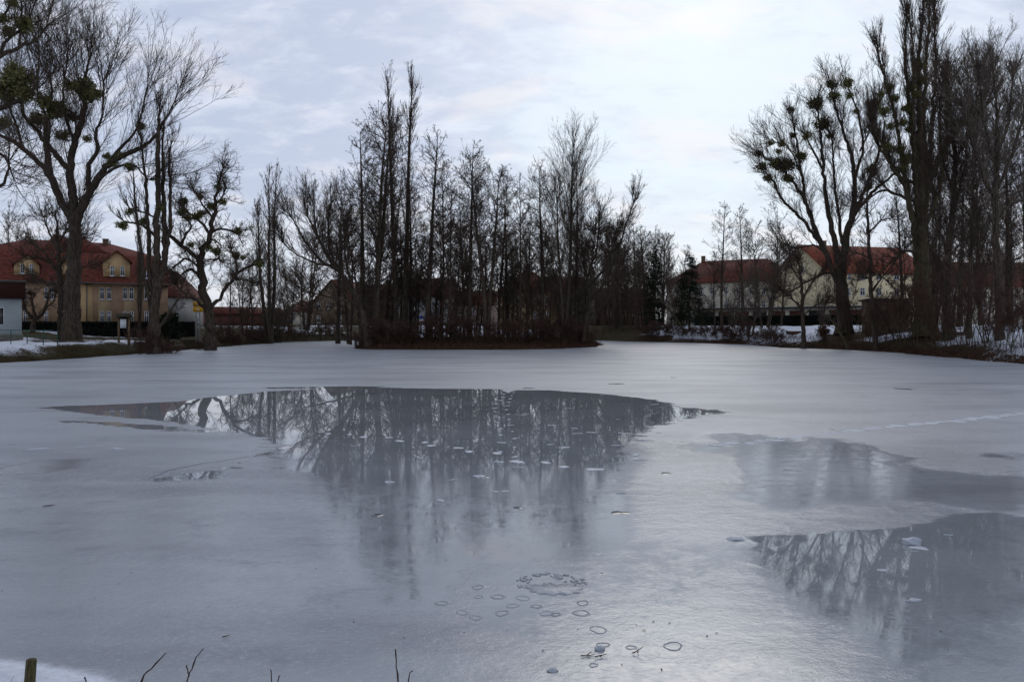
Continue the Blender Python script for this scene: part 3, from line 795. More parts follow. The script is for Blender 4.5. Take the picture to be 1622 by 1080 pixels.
hero('ash_tree', 'pale straight tree with a broom-shaped crown above the snowy bank', (1580, 560), 66,
     [(1584, 565, 14), (1583, 480, 13), (1580, 400, 12), (1577, 330, 10), (1578, 270, 8), (1580, 200, 5), (1575, 140, 3), (1573, 110, 2)],
     [[(1577, 320, 6), (1555, 270, 5), (1540, 230, 3), (1530, 180, 2)], [(1579, 300, 6), (1600, 250, 5), (1620, 190, 3), (1640, 140, 2)], [(1578, 270, 5), (1560, 200, 4), (1552, 130, 2)],
      [(1579, 250, 5), (1598, 190, 4), (1605, 120, 2)], [(1578, 340, 5), (1612, 320, 4), (1650, 300, 3)]],
     'shoots', 190, 3.3, 24, crown_up=1.0, sd_ang=30, twig=TWIG_P)
hero('alder_tree', 'slim dark tree with drooping side branches standing against the brick shed', (1383, 548), 80,
     [(1388, 552, 8), (1384, 510, 7), (1380, 450, 6), (1376, 390, 5), (1374, 340, 4), (1373, 290, 2)],
     [[(1378, 430, 3), (1400, 440, 2), (1420, 462, 1.5)], [(1377, 410, 3), (1355, 400, 2), (1335, 412, 1.5)], [(1381, 460, 3), (1405, 430, 2), (1432, 395, 1.5)], [(1375, 370, 3), (1395, 350, 2), (1412, 345, 1.5)],
      [(1386, 480, 3), (1403, 510, 2.5), (1420, 545, 2)]],
     'fine', 90, 2.4, 25, crown_up=0.0, sd_ang=55, lowskip=0.2)
hero('fruit_tree', 'small forked bare tree on the snow in front of the garage row', (1272, 545), 88,
     [(1273, 548, 8), (1272, 510, 6), (1270, 470, 5), (1268, 435, 4), (1264, 415, 3)],
     [[(1270, 475, 3), (1285, 450, 2.5), (1300, 430, 2)], [(1270, 490, 3), (1252, 470, 2.5), (1238, 458, 2)], [(1268, 445, 2.5), (1256, 425, 2), (1248, 405, 1.5)], [(1272, 500, 3), (1290, 485, 2), (1305, 480, 1.5)]],
     'fine', 70, 2.0, 26, crown_up=0.1, sd_ang=48)

# ------------------------------------------------------------------ island trees
T = [
 ('alder_tree', 'alder1', 574, 92, 212, 'slender alder on the island next to the leaning willow', (0, 0), 0.9),
 ('alder_tree', 'forkalder1', 598, 90, 190, 'thick alder forking high up, just before the twin poplars on the island', (0, 0), 1.0),
 ('poplar_tree', 'poplar1', 628, 95, 118, 'taller-trunked twin poplar on the island, next to the forked alder', (0, -0.7), 1.0),
 ('poplar_tree', 'poplar2', 641, 98, 120, 'fuller twin poplar on the island, next to the dark straight alder', (0, 0.3), 1.1),
 ('alder_tree', 'alder2', 678, 93, 212, 'dark straight alder on the island just beyond the twin poplars', (0, 0), 0.95),
 ('alder_tree', 'slim1', 700, 100, 268, 'thin alder stem between two darker alders in the middle of the island', (0, 0), 1.0),
 ('alder_tree', 'slim2', 714, 90, 290, 'thin pole-like tree at the front edge of the island before the dull white house', (0, 1), 1.0),
 ('alder_tree', 'alder3', 744, 92, 233, 'alder with a tufted flat top in the middle of the island', (0, 0), 0.85),
 ('alder_tree', 'forkalder2', 772, 89, 252, 'stout alder with a wide upper fork on the island, before the ochre hip-roofed house', (0, 0), 0.95),
 ('alder_tree', 'slim3', 790, 101, 280, 'thin straight tree behind the stout forked alder on the island', (0, 0), 1.0),
 ('alder_tree', 'slim1', 822, 91, 285, 'thin straight tree standing before the ochre hip-roofed house', (0, 0), 0.9),
 ('alder_tree', 'slim4', 834, 96, 330, 'shorter thin tree standing before the ochre hip-roofed house', (0, 2), 1.0),
 ('alder_tree', 'alder4', 858, 93, 262, 'dark dense-stemmed tree under the widest crown of the island', (0, 0), 0.9),
 ('ash_tree', 'broad1', 893, 93, 222, 'widest tree of the island, its crown of fine upright branches', (0, 0), 0.78),
 ('ash_tree', 'ash1', 912, 99, 262, 'straight tree half behind the widest crown of the island', (0, 2), 0.75),
 ('alder_tree', 'slim2', 735, 105, 300, 'thin tree at the back of the island near its middle', (0, -2), 1.0),
 ('alder_tree', 'alder1', 650, 104, 300, 'low dark alder behind the fuller twin poplar', (0, 0), 1.0),
 ('alder_tree', 'slim3', 610, 103, 285, 'thin tree behind the forked alder on the island', (0, 2), 1.2),
 ('alder_tree', 'slim4', 552, 110, 330, 'thin tree on the far side of the island behind the leaning willow', (0, -3), 1.2),
 ('ash_tree', 'round1', 925, 104, 340, 'small bushy tree at the thin end of the island', (0, 3), 1.1),
 ('alder_tree', 'alder2', 805, 106, 300, 'dark alder at the back of the island behind the thin straight tree', (0, 0), 0.9),
 ('alder_tree', 'alder3', 535, 112, 300, 'dark alder standing beyond the leaning willow', (0, 0), 1.0),
]
for nm, kd, px, d, top, lab, ln, ft in T: plant(nm, kd, px, d, top, lab, lean=ln, fat=ft)
hero('willow_tree', 'tree at the island end with one long branch arching out over the ice', (930, 545), 95,
     [(922, 548, 8), (928, 510, 7), (934, 480, 6), (932, 450, 5), (926, 420, 4), (921, 390, 3)],
     [[(934, 478, 5), (955, 450, 4), (978, 400, 3), (992, 355, 2.5), (1003, 322, 1.5)], [(933, 455, 4), (960, 420, 3), (980, 365, 2)], [(930, 440, 4), (945, 395, 3), (950, 340, 2)], [(932, 500, 4), (955, 485, 3), (972, 455, 2)]],
     'shoots', 80, 3.0, 31, crown_up=0.6, sd_ang=34)

# ------------------------------------------------------------------ trees of the far banks
T = [
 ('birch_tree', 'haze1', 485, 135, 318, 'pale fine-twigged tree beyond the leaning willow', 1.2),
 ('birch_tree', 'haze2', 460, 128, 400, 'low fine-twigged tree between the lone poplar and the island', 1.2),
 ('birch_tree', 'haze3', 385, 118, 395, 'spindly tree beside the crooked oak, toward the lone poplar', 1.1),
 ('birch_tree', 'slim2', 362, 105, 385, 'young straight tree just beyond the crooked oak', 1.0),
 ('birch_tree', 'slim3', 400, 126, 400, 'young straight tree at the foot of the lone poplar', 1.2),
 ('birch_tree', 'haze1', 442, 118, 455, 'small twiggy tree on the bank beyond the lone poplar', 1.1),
 ('alder_tree', 'alder2', 965, 148, 372, 'dark alder on the far bank beside the end of the island', 1.0),
 ('alder_tree', 'slim1', 985, 140, 345, 'upright thin alder on the far bank in front of the long red roof', 1.2),
 ('alder_tree', 'forkalder1', 975, 144, 352, 'forked alder in the gap between the island end and the spruces', 1.2),
 ('alder_tree', 'alder2', 1022, 150, 362, 'wide dark alder between the ivy-dark one and the narrow spruce', 1.3),
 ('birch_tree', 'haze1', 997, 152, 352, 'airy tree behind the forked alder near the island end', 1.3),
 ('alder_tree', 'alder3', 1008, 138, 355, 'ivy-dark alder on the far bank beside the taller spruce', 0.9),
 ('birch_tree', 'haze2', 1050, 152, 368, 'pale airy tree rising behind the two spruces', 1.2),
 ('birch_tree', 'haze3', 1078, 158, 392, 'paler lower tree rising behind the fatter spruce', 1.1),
 ('alder_tree', 'alder4', 1143, 122, 326, 'tall narrow alder in front of the long red-roofed block', 0.8),
 ('alder_tree', 'alder1', 1176, 120, 330, 'second tall narrow alder before the long block, next to the round twiggy tree', 0.8),
 ('alder_tree', 'slim4', 1132, 124, 400, 'short thin alder before the pale wall of the long block', 1.1),
 ('hazel_tree', 'haze1', 1212, 118, 330, 'round-crowned twiggy tree hiding the end of the long block', 1.15),
 ('hazel_tree', 'round2', 1238, 126, 385, 'low round twiggy tree at the gap between the long block and the cream house', 1.1),
 ('hazel_tree', 'haze3', 1190, 112, 420, 'low spreading tree on the bank before the garages', 1.2),
 ('hazel_tree', 'haze2', 1160, 116, 440, 'low many-stemmed tree on the bank before the long block', 1.1),
 ('hazel_tree', 'haze2', 1302, 98, 430, 'small many-stemmed tree close to the foot of the wide-crowned ash', 0.9),
 ('ash_tree', 'ash1', 1535, 72, 105, 'bare tree with brush-like top between the grey-stemmed tree and the broom-shaped one', 0.7),
 ('ash_tree', 'ash1', 1625, 70, 130, 'bare tree cut off by the edge of the view above the bank', 0.75),
 ('ash_tree', 'broad1', 1555, 92, 185, 'bare tree with crossing limbs behind the broom-shaped tree', 0.8),
 ('ash_tree', 'broad1', 1480, 96, 215, 'bare tree standing behind the great poplar', 0.6),
 ('alder_tree', 'alder2', 1600, 84, 215, 'dark dense-twigged tree behind the broom-shaped one', 1.1),
 ('alder_tree', 'alder4', 1520, 88, 255, 'dark dense-twigged tree beyond the grey-stemmed tree', 1.1),
 ('alder_tree', 'alder1', 1430, 96, 300, 'dark slender tree between the brick shed and the great poplar', 0.9),
 ('poplar_tree', 'pop21', 222, 92, 330, 'thin poplar standing behind the many-stemmed one', 0.6),
 ('birch_tree', 'haze2', 20, 118, 330, 'fine-twigged tree rising behind the kiosk', 1.0),
]
for nm, kd, px, d, top, lab, ft in T: plant(nm, kd, px, d, top, lab, fat=ft)
rg = random.Random(3)
for i in range(22):
    px = 560 + i * 17.5 + rg.uniform(-9, 9)
    plant('birch_tree', ['slim1', 'haze2', 'slim3', 'haze1'][i % 4], px, rg.uniform(100, 111), rg.uniform(310, 385), 'thin fine-twigged tree among the alders toward the back of the island', 'thin trees at the back of the island', fat=rg.uniform(0.9, 1.2))
for i in range(10):
    px = 945 + i * 11 + rg.uniform(-5, 5)
    plant('birch_tree', ['slim1', 'haze2', 'slim3', 'haze3'][i % 4], px, rg.uniform(142, 156), rg.uniform(365, 410), 'thin fine-twigged tree in the row behind the spruces', 'thin trees behind the spruces', fat=rg.uniform(0.9, 1.2))
for i in range(5):     # the brown thicket on the steep east bank
    px = 1445 + i * 40 + rg.uniform(-6, 6)
    plant('thicket_tree', 'thick%d' % (1 + i % 3), px, rg.uniform(66, 88), rg.uniform(330, 450), 'reddish many-stemmed bush-tree in the dense thicket around the great poplar', 'bush-trees of the thicket on the steep bank', fat=rg.uniform(0.9, 1.3))
for i in range(8):
    px = 350 + i * 27 + rg.uniform(-6, 6)
    plant('thicket_tree', 'thick%d' % (1 + i % 3), px, rg.uniform(124, 142) if px > 440 else rg.uniform(112, 124), rg.uniform(440, 485), 'dark many-stemmed bush-tree on the low bank under the lone poplar', 'bush-trees under the lone poplar', fat=rg.uniform(1.0, 1.4))
for i in range(11):
    px = 950 + i * 17 + rg.uniform(-6, 6)
    plant('thicket_tree', 'thick%d' % (1 + i % 3), px, rg.uniform(130, 142), rg.uniform(425, 475), 'dark many-stemmed bush-tree at the foot of the two spruces', 'bush-trees around the spruces', fat=rg.uniform(1.0, 1.4))
for i in range(7):
    px = 600 + i * 52 + rg.uniform(-8, 8)
    plant('thicket_tree', 'thick%d' % (1 + i % 3), px, rg.uniform(90, 107), rg.uniform(395, 470), 'brown many-stemmed bush-tree under the alders of the island', 'bush-trees of the island', fat=rg.uniform(0.9, 1.3))
for i in range(26):
    px = 572 + i * 14.2 + rg.uniform(-6, 6)
    plant('shrub', 'shrub%d' % (1 + i % 3), px, 86.5 + rg.uniform(0, 3) + max(0, (px - 830)) * 0.09, None, 'knee-to-head-high brown twiggy shrub along the front edge of the island', 'shrubs along the front of the island', cat='shrub', hgt=rg.uniform(1.6, 3.6), fat=rg.uniform(0.9, 1.3))
for i in range(16):
    px = 1020 + i * 14.5 + rg.uniform(-6, 6)
    y_ = np.interp(px, [950, 1000, 1100, 1190, 1240], [136, 127, 118, 106, 93]) + rg.uniform(1, 3.5)
    plant('shrub', 'shrub%d' % (1 + i % 3), px, float(y_), None, 'low brown shrub at the waterline before the long block and garages', 'shrubs below the garages', cat='shrub', hgt=rg.uniform(1.3, 3.0), fat=rg.uniform(1.0, 1.5))
for i in range(24):
    px = 1330 + i * 13 + rg.uniform(-5, 5)
    y_ = np.interp(px, [1300, 1400, 1500, 1622], [88, 78, 64, 52.8]) + rg.uniform(1.2, 6)
    plant('sapling', 'sap%d' % (1 + i % 3), px, float(y_), None, 'thin slanting sapling on the snowy steep bank by the water', 'saplings on the steep bank', cat='sapling', hgt=rg.uniform(3.0, 7.5), fat=rg.uniform(0.8, 1.2), lean=(rg.uniform(2, 12), rg.uniform(-16, 12)))
for i in range(14):
    px = 350 + i * 15 + rg.uniform(-6, 6)
    y_ = np.interp(px, [300, 380, 450, 520, 600], [84, 102, 121, 131, 138]) + rg.uniform(1.0, 4)
    plant('shrub', 'shrub%d' % (1 + i % 3), px, float(y_), None, 'low dark shrub at the waterline under the lone poplar', 'shrubs under the lone poplar', cat='shrub', hgt=rg.uniform(1.3, 3.0), fat=rg.uniform(1.0, 1.5))
for i in range(6):
    px = 1475 + i * 27 + rg.uniform(-6, 6)
    plant('thin_tree', ['haze1', 'haze3', 'slim2'][i % 3], px, rg.uniform(78, 104), rg.uniform(230, 360), 'thin brownish tree in the tangle beyond the great poplar', 'thin trees of the tangle on the steep bank', fat=rg.uniform(0.8, 1.1))
plant('shrub', 'shrub1', 262, 73, None, 'fan-shaped bare shrub at the foot of the many-stemmed poplar', cat='shrub', hgt=2.3, fat=1.1)
plant('shrub', 'shrub2', 232, 71.5, None, 'upright bare shrub rising against the ochre wall by the many-stemmed poplar', cat='shrub', hgt=3.4, fat=0.6)
plant('shrub', 'shrub3', 318, 84, None, 'small bare shrub between the oak and the many-stemmed poplar', cat='shrub', hgt=1.6, fat=1.0)


# ------------------------------------------------------------------ evergreens
def spruce(px, d, top, wide, label, seed):
    rng = np.random.default_rng(seed); x0 = X(px, d); z0 = gz(x0, d) - 0.1; Hh = Z(top, d) - z0
    root = empty('spruce_tree', (x0, d, z0), label=label, cat='tree')
    pts = grow(np.zeros((1, 3)), np.array([[0, 0, 1.0]]), np.array([Hh]), 12, rng, 0.008, 0.02)
    rr = np.linspace(0.2, 0.02, 13)[None]
    MB().tube(pts, rr, 8).build('trunk', BARK, root, True)
    idx, t, pos, tan, rad = sample_chains(pts, rr, 260, 0.06, 0.985, rng)
    dr = off(tan, 88, 8, rng)
    L = wide * (1 - t) ** 0.8 * rng.uniform(0.75, 1.15, len(t)) + 0.25
    cm = MB()
    twig_levels(cm, (pos, dr, rad, L), [dict(K=5, wob=0.05, up=-0.05, r0=0.03, r1=0.012), dict(n=14, ang=48, sd=12, L=0.36, K=3, wob=0.1, up=-0.06, r0=0.05, r1=0.015, upb=-0.2),
                                        dict(n=4, ang=50, sd=15, L=0.4, K=2, wob=0.1, up=-0.05, r0=0.05, r1=0.012)], rng)
    cm.build('crown', NEEDLE, root)


spruce(1037, 132, 388, 2.3, 'dark narrow spruce on the far bank, the taller-looking of two', 61)
spruce(1092, 126, 398, 3.6, 'dark broad spruce in front of the end of the long red-roofed block', 62)


def leafy(name, x0, y0, z0, sx, sy, sz, n, m, label, cat, seed, stems=True, size=0.09):
    rng = np.random.default_rng(seed)
    root = empty(name, (x0, y0, z0), label=label, cat=cat)
    d = nrm(rng.normal(0, 1, (n, 3)))
    lump = 0.72 + 0.4 * np.sin(4 * d[:, 0] + seed) * np.cos(5 * d[:, 1]) + 0.15 * np.sin(9 * d[:, 2])
    r = (rng.random(n) ** 0.4) * lump
    c = d * r[:, None] * np.array([sx, sy, sz]) + np.array([0, 0, sz * 1.05]); c = c[c[:, 2] > 0.05]
    a = nrm(rng.normal(0, 1, c.shape)); b = nrm(np.cross(a, rng.normal(0, 1, c.shape)))
    MB().cards(c, a * size, b * size * 0.55).build('foliage', m, root)
    mb = MB(); e = nrm(rng.normal(0, 0.5, (14, 3)) + np.array([0, 0, 1.2]))
    mb.tube(grow(rng.normal(0, 0.1, (14, 3)) * np.array([1, 1, 0]), e, np.full(14, sz * 1.5), 5, rng, 0.1, 0.05), np.tile(np.linspace(0.04, 0.012, 6), (14, 1)), 5)
    mb.build('stem', BARK, root)
    return root


YEW = mat('evergreen_leaf', (0.016, 0.024, 0.012), var=0.5, scale=3.0, spec=0.2)
BRN = mat('withered_leaf', (0.13, 0.065, 0.035), var=0.5, scale=8.0)
leafy('yew_bush', X(268, 80), 80, gz(X(268, 80), 80) + 0.6, 1.15, 1.0, 1.5, 9000, YEW, 'dark round evergreen bush before the white side of the ochre house', 'bush', 5)
leafy('beech_bush', X(1305, 90), 90, gz(X(1305, 90), 90), 1.0, 0.9, 0.95, 1100, BRN, 'bush still holding brown withered leaves at the foot of the wide-crowned ash', 'bush', 6, size=0.07)

# ------------------------------------------------------------------ buildings
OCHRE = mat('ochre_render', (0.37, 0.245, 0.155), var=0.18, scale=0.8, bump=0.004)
OCHRE_L = mat('light_ochre_render', (0.56, 0.38, 0.20), var=0.1, scale=0.8)  # paler ochre: dormers, and the light painted on the wall strip
CREAM = mat('cream_render', (0.66, 0.57, 0.37), var=0.12, scale=0.5, bump=0.004)
CREAM_G = mat('greyish_cream_render', (0.50, 0.46, 0.37), var=0.15, scale=0.5)
WHITE_R = mat('off_white_render', (0.34, 0.335, 0.32), var=0.14, scale=0.7, bump=0.004)
BROWN_R = mat('brown_render', (0.20, 0.15, 0.10), var=0.25, scale=0.7)
PINKISH = mat('pinkish_render', (0.34, 0.26, 0.22), var=0.2, scale=0.7)
PALE_BLUE = mat('pale_grey_render', (0.43, 0.48, 0.50), var=0.08, scale=1.2, bump=0.004)
PLINTH = mat('concrete_plinth', (0.22, 0.20, 0.17), var=0.25, scale=2.0, bump=0.01)
REDBOARD = mat('dark_red_boards', (0.055, 0.016, 0.012), var=0.35, scale=3.0, stretch=(6, 6, 0.5))
TILE = mat('red_roof_tile', (0.18, 0.046, 0.031), var=0.55, scale=2.2, bump=0.03, stretch=(1, 1, 2.5))
TILE_D = mat('dark_red_roof_tile', (0.135, 0.035, 0.024), var=0.45, scale=2.2, bump=0.03, stretch=(1, 1, 2.5))
TILE_O = mat('orange_roof_tile', (0.235, 0.058, 0.030), var=0.4, scale=2.2, bump=0.03, stretch=(1, 1, 2.5))
FRAME = mat('white_window_frame', (0.70, 0.70, 0.70), rough=0.5, var=0.05)
GLASS = mat('dark_window_glass', (0.02, 0.025, 0.03), rough=0.08, var=0.3, scale=1.0, spec=0.6)
GUTTER = mat('grey_gutter_metal', (0.12, 0.12, 0.12), rough=0.5, var=0.2)
BRICK = mat('brown_brick', (0.13, 0.085, 0.055), var=0.4, scale=5.0, bump=0.01)
GARAGE_D = mat('brown_garage_door', (0.09, 0.035, 0.022), var=0.3, scale=3.0)
FLAT = mat('tar_flat_roof', (0.06, 0.055, 0.05), var=0.3, scale=2.0)
POST_W = mat('weathered_wood', (0.17, 0.115, 0.065), var=0.4, scale=4.0, stretch=(4, 4, 0.6), bump=0.005)
GREEN_M = mat('green_painted_metal', (0.012, 0.085, 0.055), rough=0.5, var=0.2)
GREY_M = mat('grey_metal', (0.25, 0.26, 0.27), rough=0.5, var=0.15)
BLACK_P = mat('black_paint', (0.015, 0.015, 0.015), rough=0.6)
YELLOW = mat('yellow_sign_paint', (0.62, 0.33, 0.01), rough=0.5, var=0.06)
BLUE = mat('blue_sign_paint', (0.02, 0.07, 0.42), rough=0.5, var=0.1)
REDP = mat('red_sign_paint', (0.35, 0.015, 0.015), rough=0.5, var=0.1)
WHITEP = mat('white_paint', (0.66, 0.68, 0.72), rough=0.6, var=0.05)
SNOWM = mat('snow_lying', (0.78, 0.81, 0.88), rough=0.9, var=0.08, scale=12.0, bump=0.02)


class House:
    """Local frame: x along the front, y away from the viewer, z up; origin at the front corner on the ground."""
    def __init__(s, name, label, pa, da, pb, db, depth, base=None, cat='house', group=None):
        s.A = np.array([X(pa, da), da]); s.B = np.array([X(pb, db), db])
        v = s.B - s.A; s.L = float(np.hypot(*v)); s.a = math.atan2(v[1], v[0]); s.u = v / s.L
        s.base = base if base is not None else min(gz(*s.A), gz(*s.B)) - 0.1
        s.depth = depth
        s.root = empty(name, (s.A[0], s.A[1], s.base), s.a, label, cat, group)

    def at(s, px):
        """local x where the viewer's ray through column px meets the front, and its distance"""
        k = (px - CX) / F
        t = (k * s.A[1] - s.A[0]) / (s.u[0] - k * s.u[1])
        return t, s.A[1] + t * s.u[1]

    def z(s, py, px): return Z(py, s.at(px)[1]) - s.base

    def walls(s, m, h, x0=0, x1=None, y0=0, y1=None, gable=None):
        x1 = s.L if x1 is None else x1; y1 = s.depth if y1 is None else y1
        mb = MB().box(x0, x1, y0, y1, 0, h)
        if gable:          # (axis, rise): triangular wall tops
            ym = (y0 + y1) / 2
            for xa in (x0, x1 - 0.25):
                v = [(xa, y0, h), (xa, y1, h), (xa, ym, h + gable), (xa + 0.25, y0, h), (xa + 0.25, y1, h), (xa + 0.25, ym, h + gable)]
                mb.add(v, f=[[0, 2, 1], [3, 4, 5], [0, 3, 5, 2], [2, 5, 4, 1]])
        return mb.build('wall', m, s.root)

    def window(s, px, py0, py1, wpx, m=None, y=0.0, sill=True, cross=True, xl=None, glass=None):
        xc, d = s.at(px)
        if xl is not None: xc = xl
        w = wpx * d / F / 2; z1 = Z(py0, d) - s.base; z0 = Z(py1, d) - s.base
        s.win(xc, z0, z1, w, y, sill, cross)

    def win(s, xc, z0, z1, w, y=0.0, sill=True, cross=True):
        f = 0.06
        mb = MB()
        mb.box(xc - w, xc - w + f, y - 0.05, y - 0.004, z0, z1); mb.box(xc + w - f, xc + w, y - 0.05, y - 0.004, z0, z1)
        mb.box(xc - w + f, xc + w - f, y - 0.05, y - 0.004, z1 - f, z1); mb.box(xc - w + f, xc + w - f, y - 0.05, y - 0.004, z0, z0 + f)
        if cross:
            mb.box(xc - 0.03, xc + 0.03, y - 0.047, y - 0.006, z0 + f, z1 - f)
            mb.box(xc - w + f, xc + w - f, y - 0.044, y - 0.008, z1 - (z1 - z0) * 0.36, z1 - (z1 - z0) * 0.36 + 0.07)
        o = mb.build('window', FRAME, s.root)
        MB().box(xc - w + f * 0.5, xc + w - f * 0.5, y - 0.025, y + 0.01, z0 + f * 0.5, z1 - f * 0.5).build('pane', GLASS, o)
        if sill: MB().box(xc - w - 0.08, xc + w + 0.08, y - 0.14, y - 0.002, z0 - 0.09, z0 - 0.004).build('sill', SNOWM, o)

    def gable_roof(s, m, h, rise, x0=0, x1=None, y0=0, y1=None, over=0.45, th=0.16, name='roof'):
        """ridge along x"""
        x1 = s.L if x1 is None else x1; y1 = s.depth if y1 is None else y1
        ym = (y0 + y1) / 2; sl = rise / (ym - y0); a0, a1 = x0 - over, x1 + over
        prof = [(y0 - over, h - over * sl), (ym, h + rise), (y1 + over, h - over * sl)]
        v = []
        for xx in (a0, a1):
            for (yy, zz) in prof: v += [(xx, yy, zz + 0.02), (xx, yy, zz + 0.02 + th)]
        f = [[0, 1, 7, 6], [1, 3, 9, 7], [3, 5, 11, 9], [5, 4, 10, 11], [0, 6, 8, 2], [2, 8, 10, 4], [0, 2, 3, 1], [2, 4, 5, 3], [6, 7, 9, 8], [8, 9, 11, 10]]
        mb = MB(); mb.add(v, f=f)
        o = mb.build(name, m, s.root)
        return o

    def loft_roof(s, m, rings):
        """rings: (x0,x1,y0,y1,z) from the eaves up; the last may be a ridge"""
        v = []
        for (x0, x1, y0, y1, z) in rings: v += [(x0, y0, z), (x1, y0, z), (x1, y1, z), (x0, y1, z)]
        q = [(0, 3, 2, 1)]
        for k in range(len(rings) - 1):
            b = 4 * k
            for i in range(4): q.append((b + i, b + (i + 1) % 4, b + 4 + (i + 1) % 4, b + 4 + i))
        b = 4 * (len(rings) - 1); q.append((b, b + 1, b + 2, b + 3))
        mb = MB(); mb.add(v, q=q)
        return mb.build('roof', m, s.root)

    def chimney(s, roof, x, y, z0, z1, w=0.35, m=None):
        MB().box(x - w, x + w, y - w, y + w, z0, z1).box(x - w - 0.05, x + w + 0.05, y - w - 0.05, y + w + 0.05, z1, z1 + 0.1).build('chimney', m or BRICK, roof)


# --- ochre house with mansard roof and dormers
h = House('mansard_house', 'ochre two-storey house under a big red mansard roof with gabled dormers', -60, 104, 266, 118, 13.0, base=1.95)
he = h.z(449, 150); L = h.L
h.walls(OCHRE, he)
zb = he + 4.0
rz_ = Z(373, h.at(120)[1] + 6.5) - h.base - 2.0
xr0, xr1 = h.at(80)[0], h.at(152)[0]
roof = h.loft_roof(TILE, [(-0.5, L + 0.5, -0.6, 13.6, he - 0.02), (-0.45, L + 0.45, -0.55, 13.55, he + 0.15), (0.9, L - 0.9, 0.9, 12.1, zb), (h.at(50)[0], h.at(184)[0], 6.1, 6.9, rz_ + 1.0), (h.at(50)[0] + 0.1, h.at(184)[0] - 0.1, 6.45, 6.55, rz_ + 1.05)])
h.loft_roof(TILE, [(h.at(66)[0], h.at(163)[0], 1.3, 11.7, zb + 0.1), (xr0 + 1.2, xr0 + 1.6, 6.0, 7.0, rz_ + 1.95)])
h.loft_roof(TILE, [(h.at(112)[0], h.at(176)[0], 1.25, 11.75, zb + 0.12), (xr1 - 1.6, xr1 - 1.2, 6.0, 7.0, rz_ + 2.05)])
MB().box(-0.6, L + 0.6, -0.74, -0.61, he - 0.05, he + 0.1).build('gutter', GUTTER, h.root)
h.chimney(roof, h.at(178)[0], 5.5, zb + 1, h.z(372, 178) - 0.2)
x_, _ = h.at(186)
MB().box(x_ - 0.1, x_ + 0.1, 5.9, 6.1, zb + 1, h.z(379, 186) + 0.3).build('vent_pipe', GREY_M, roof)
# light on the return wall painted as a paler strip, lighter bays, downpipe
MB().box(h.at(128)[0], h.at(147)[0], -0.10, -0.003, 0, he - 0.06).build('lit_wall_strip', OCHRE_L, h.root)
for a_, b_ in ((155, 178), (196, 214)):
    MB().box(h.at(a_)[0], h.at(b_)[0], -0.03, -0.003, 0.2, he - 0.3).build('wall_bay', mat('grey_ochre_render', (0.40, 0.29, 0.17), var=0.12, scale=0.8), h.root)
xx, _ = h.at(137)
MB().box(xx - 0.06, xx + 0.06, -0.30, -0.18, 0, he).build('downpipe', GUTTER, h.root)
for px in (40, 73, 82, 104):
    h.window(px, 455, 474, 5.5)
    if px != 82: h.window(px, 493, 511, 5.5)
for px in (161.5, 172.5, 198, 208, 232, 243):
    h.window(px, 455.5, 474, 6.2, y=-0.031 if px < 215 else 0.0); h.window(px, 493, 511, 6.2, y=-0.031 if px < 215 else 0.0)


def dormer(h, pa, pb, ybase, yeave, ypeak, wins, wy0, wy1):
    xa, d = h.at(pa); xb, _ = h.at(pb); za = Z(ybase, d) - h.base; ze = Z(yeave, d) - h.base; zp = Z(ypeak, d) - h.base
    yb = 4.6; yf = -0.42; xm = (xa + xb) / 2
    mb = MB(); v = []
    for yy in (yf, yb): v += [(xa, yy, za), (xb, yy, za), (xb, yy, ze), (xm, yy, zp), (xa, yy, ze)]
    mb.add(v, f=[[0, 1, 2, 3, 4], [5, 9, 8, 7, 6], [0, 5, 6, 1], [1, 6, 7, 2], [4, 9, 5, 0], [2, 7, 8, 3], [3, 8, 9, 4]])
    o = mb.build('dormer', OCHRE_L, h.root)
    mb = MB(); ov = 0.3; sl = (zp - ze) / (xm - xa)
    v = []
    for yy in (yf - 0.35, yb + 2.2):
        for (x_, z_) in ((xa - ov, ze - ov * sl), (xm, zp), (xb + ov, ze - ov * sl)): v += [(x_, yy, z_ + 0.02), (x_, yy, z_ + 0.2)]
    mb.add(v, f=[[0, 1, 7, 6], [1, 3, 9, 7], [3, 5, 11, 9], [5, 4, 10, 11], [0, 6, 8, 2], [2, 8, 10, 4], [0, 2, 3, 1], [2, 4, 5, 3], [6, 7, 9, 8], [8, 9, 11, 10]])
    mb.build('dormer_roof', TILE, o)
    for p in wins: h.window(p, wy0, wy1, 5.5, y=yf)


dormer(h, 22, 62, 435, 418, 403, (35, 49), 419, 433)
dormer(h, 163, 205, 438, 414, 398, (177, 193), 422, 437)
dormer(h, 98, 112, 434, 418, 412, (), 0, 0)
dormer(h, 222, 240, 441, 430, 425, (231,), 430, 441)
# --- white side building with a long red roof slope
h = House('side_house', 'whitish house with a red roof sloping down behind the yellow road sign', 262, 121, 322, 132, 9.0, base=1.9)
he = h.z(470, 300); h.walls(WHITE_R, he, gable=4.0); rf = h.gable_roof(TILE_D, he, 4.0, over=0.3)
h.window(291, 474, 484, 6); h.window(313, 498, 510, 4)
h.window(278, 490, 503, 6)
h.chimney(rf, h.at(275)[0], 4.5, he + 2.6, he + 5.0)
# --- kiosk at the edge of the view
h = House('kiosk_building', 'pale flat-roofed kiosk with a deep dark red fascia at the edge of the view', -179.5, 70.7, 34.5, 76, 7.0, base=gz(X(10, 76), 76) - 0.1)
e1 = h.z(473, 20); e2 = h.z(448, 20)
h.walls(PALE_BLUE, e1)
MB().box(-0.12, h.L + 0.12, -0.12, 7.12, 0, h.z(530, 20)).build('plinth', PLINTH, h.root)
rf = MB().box(-0.5, h.L + 0.28, -0.28, 7.3, e1, e2).build('roof', REDBOARD, h.root)
MB().box(-0.6, h.L + 0.36, -0.36, 7.4, e2, e2 + 0.10).build('roof_edge', FLAT, rf)
h.window(2, 487, 515, 8, cross=False, sill=False)


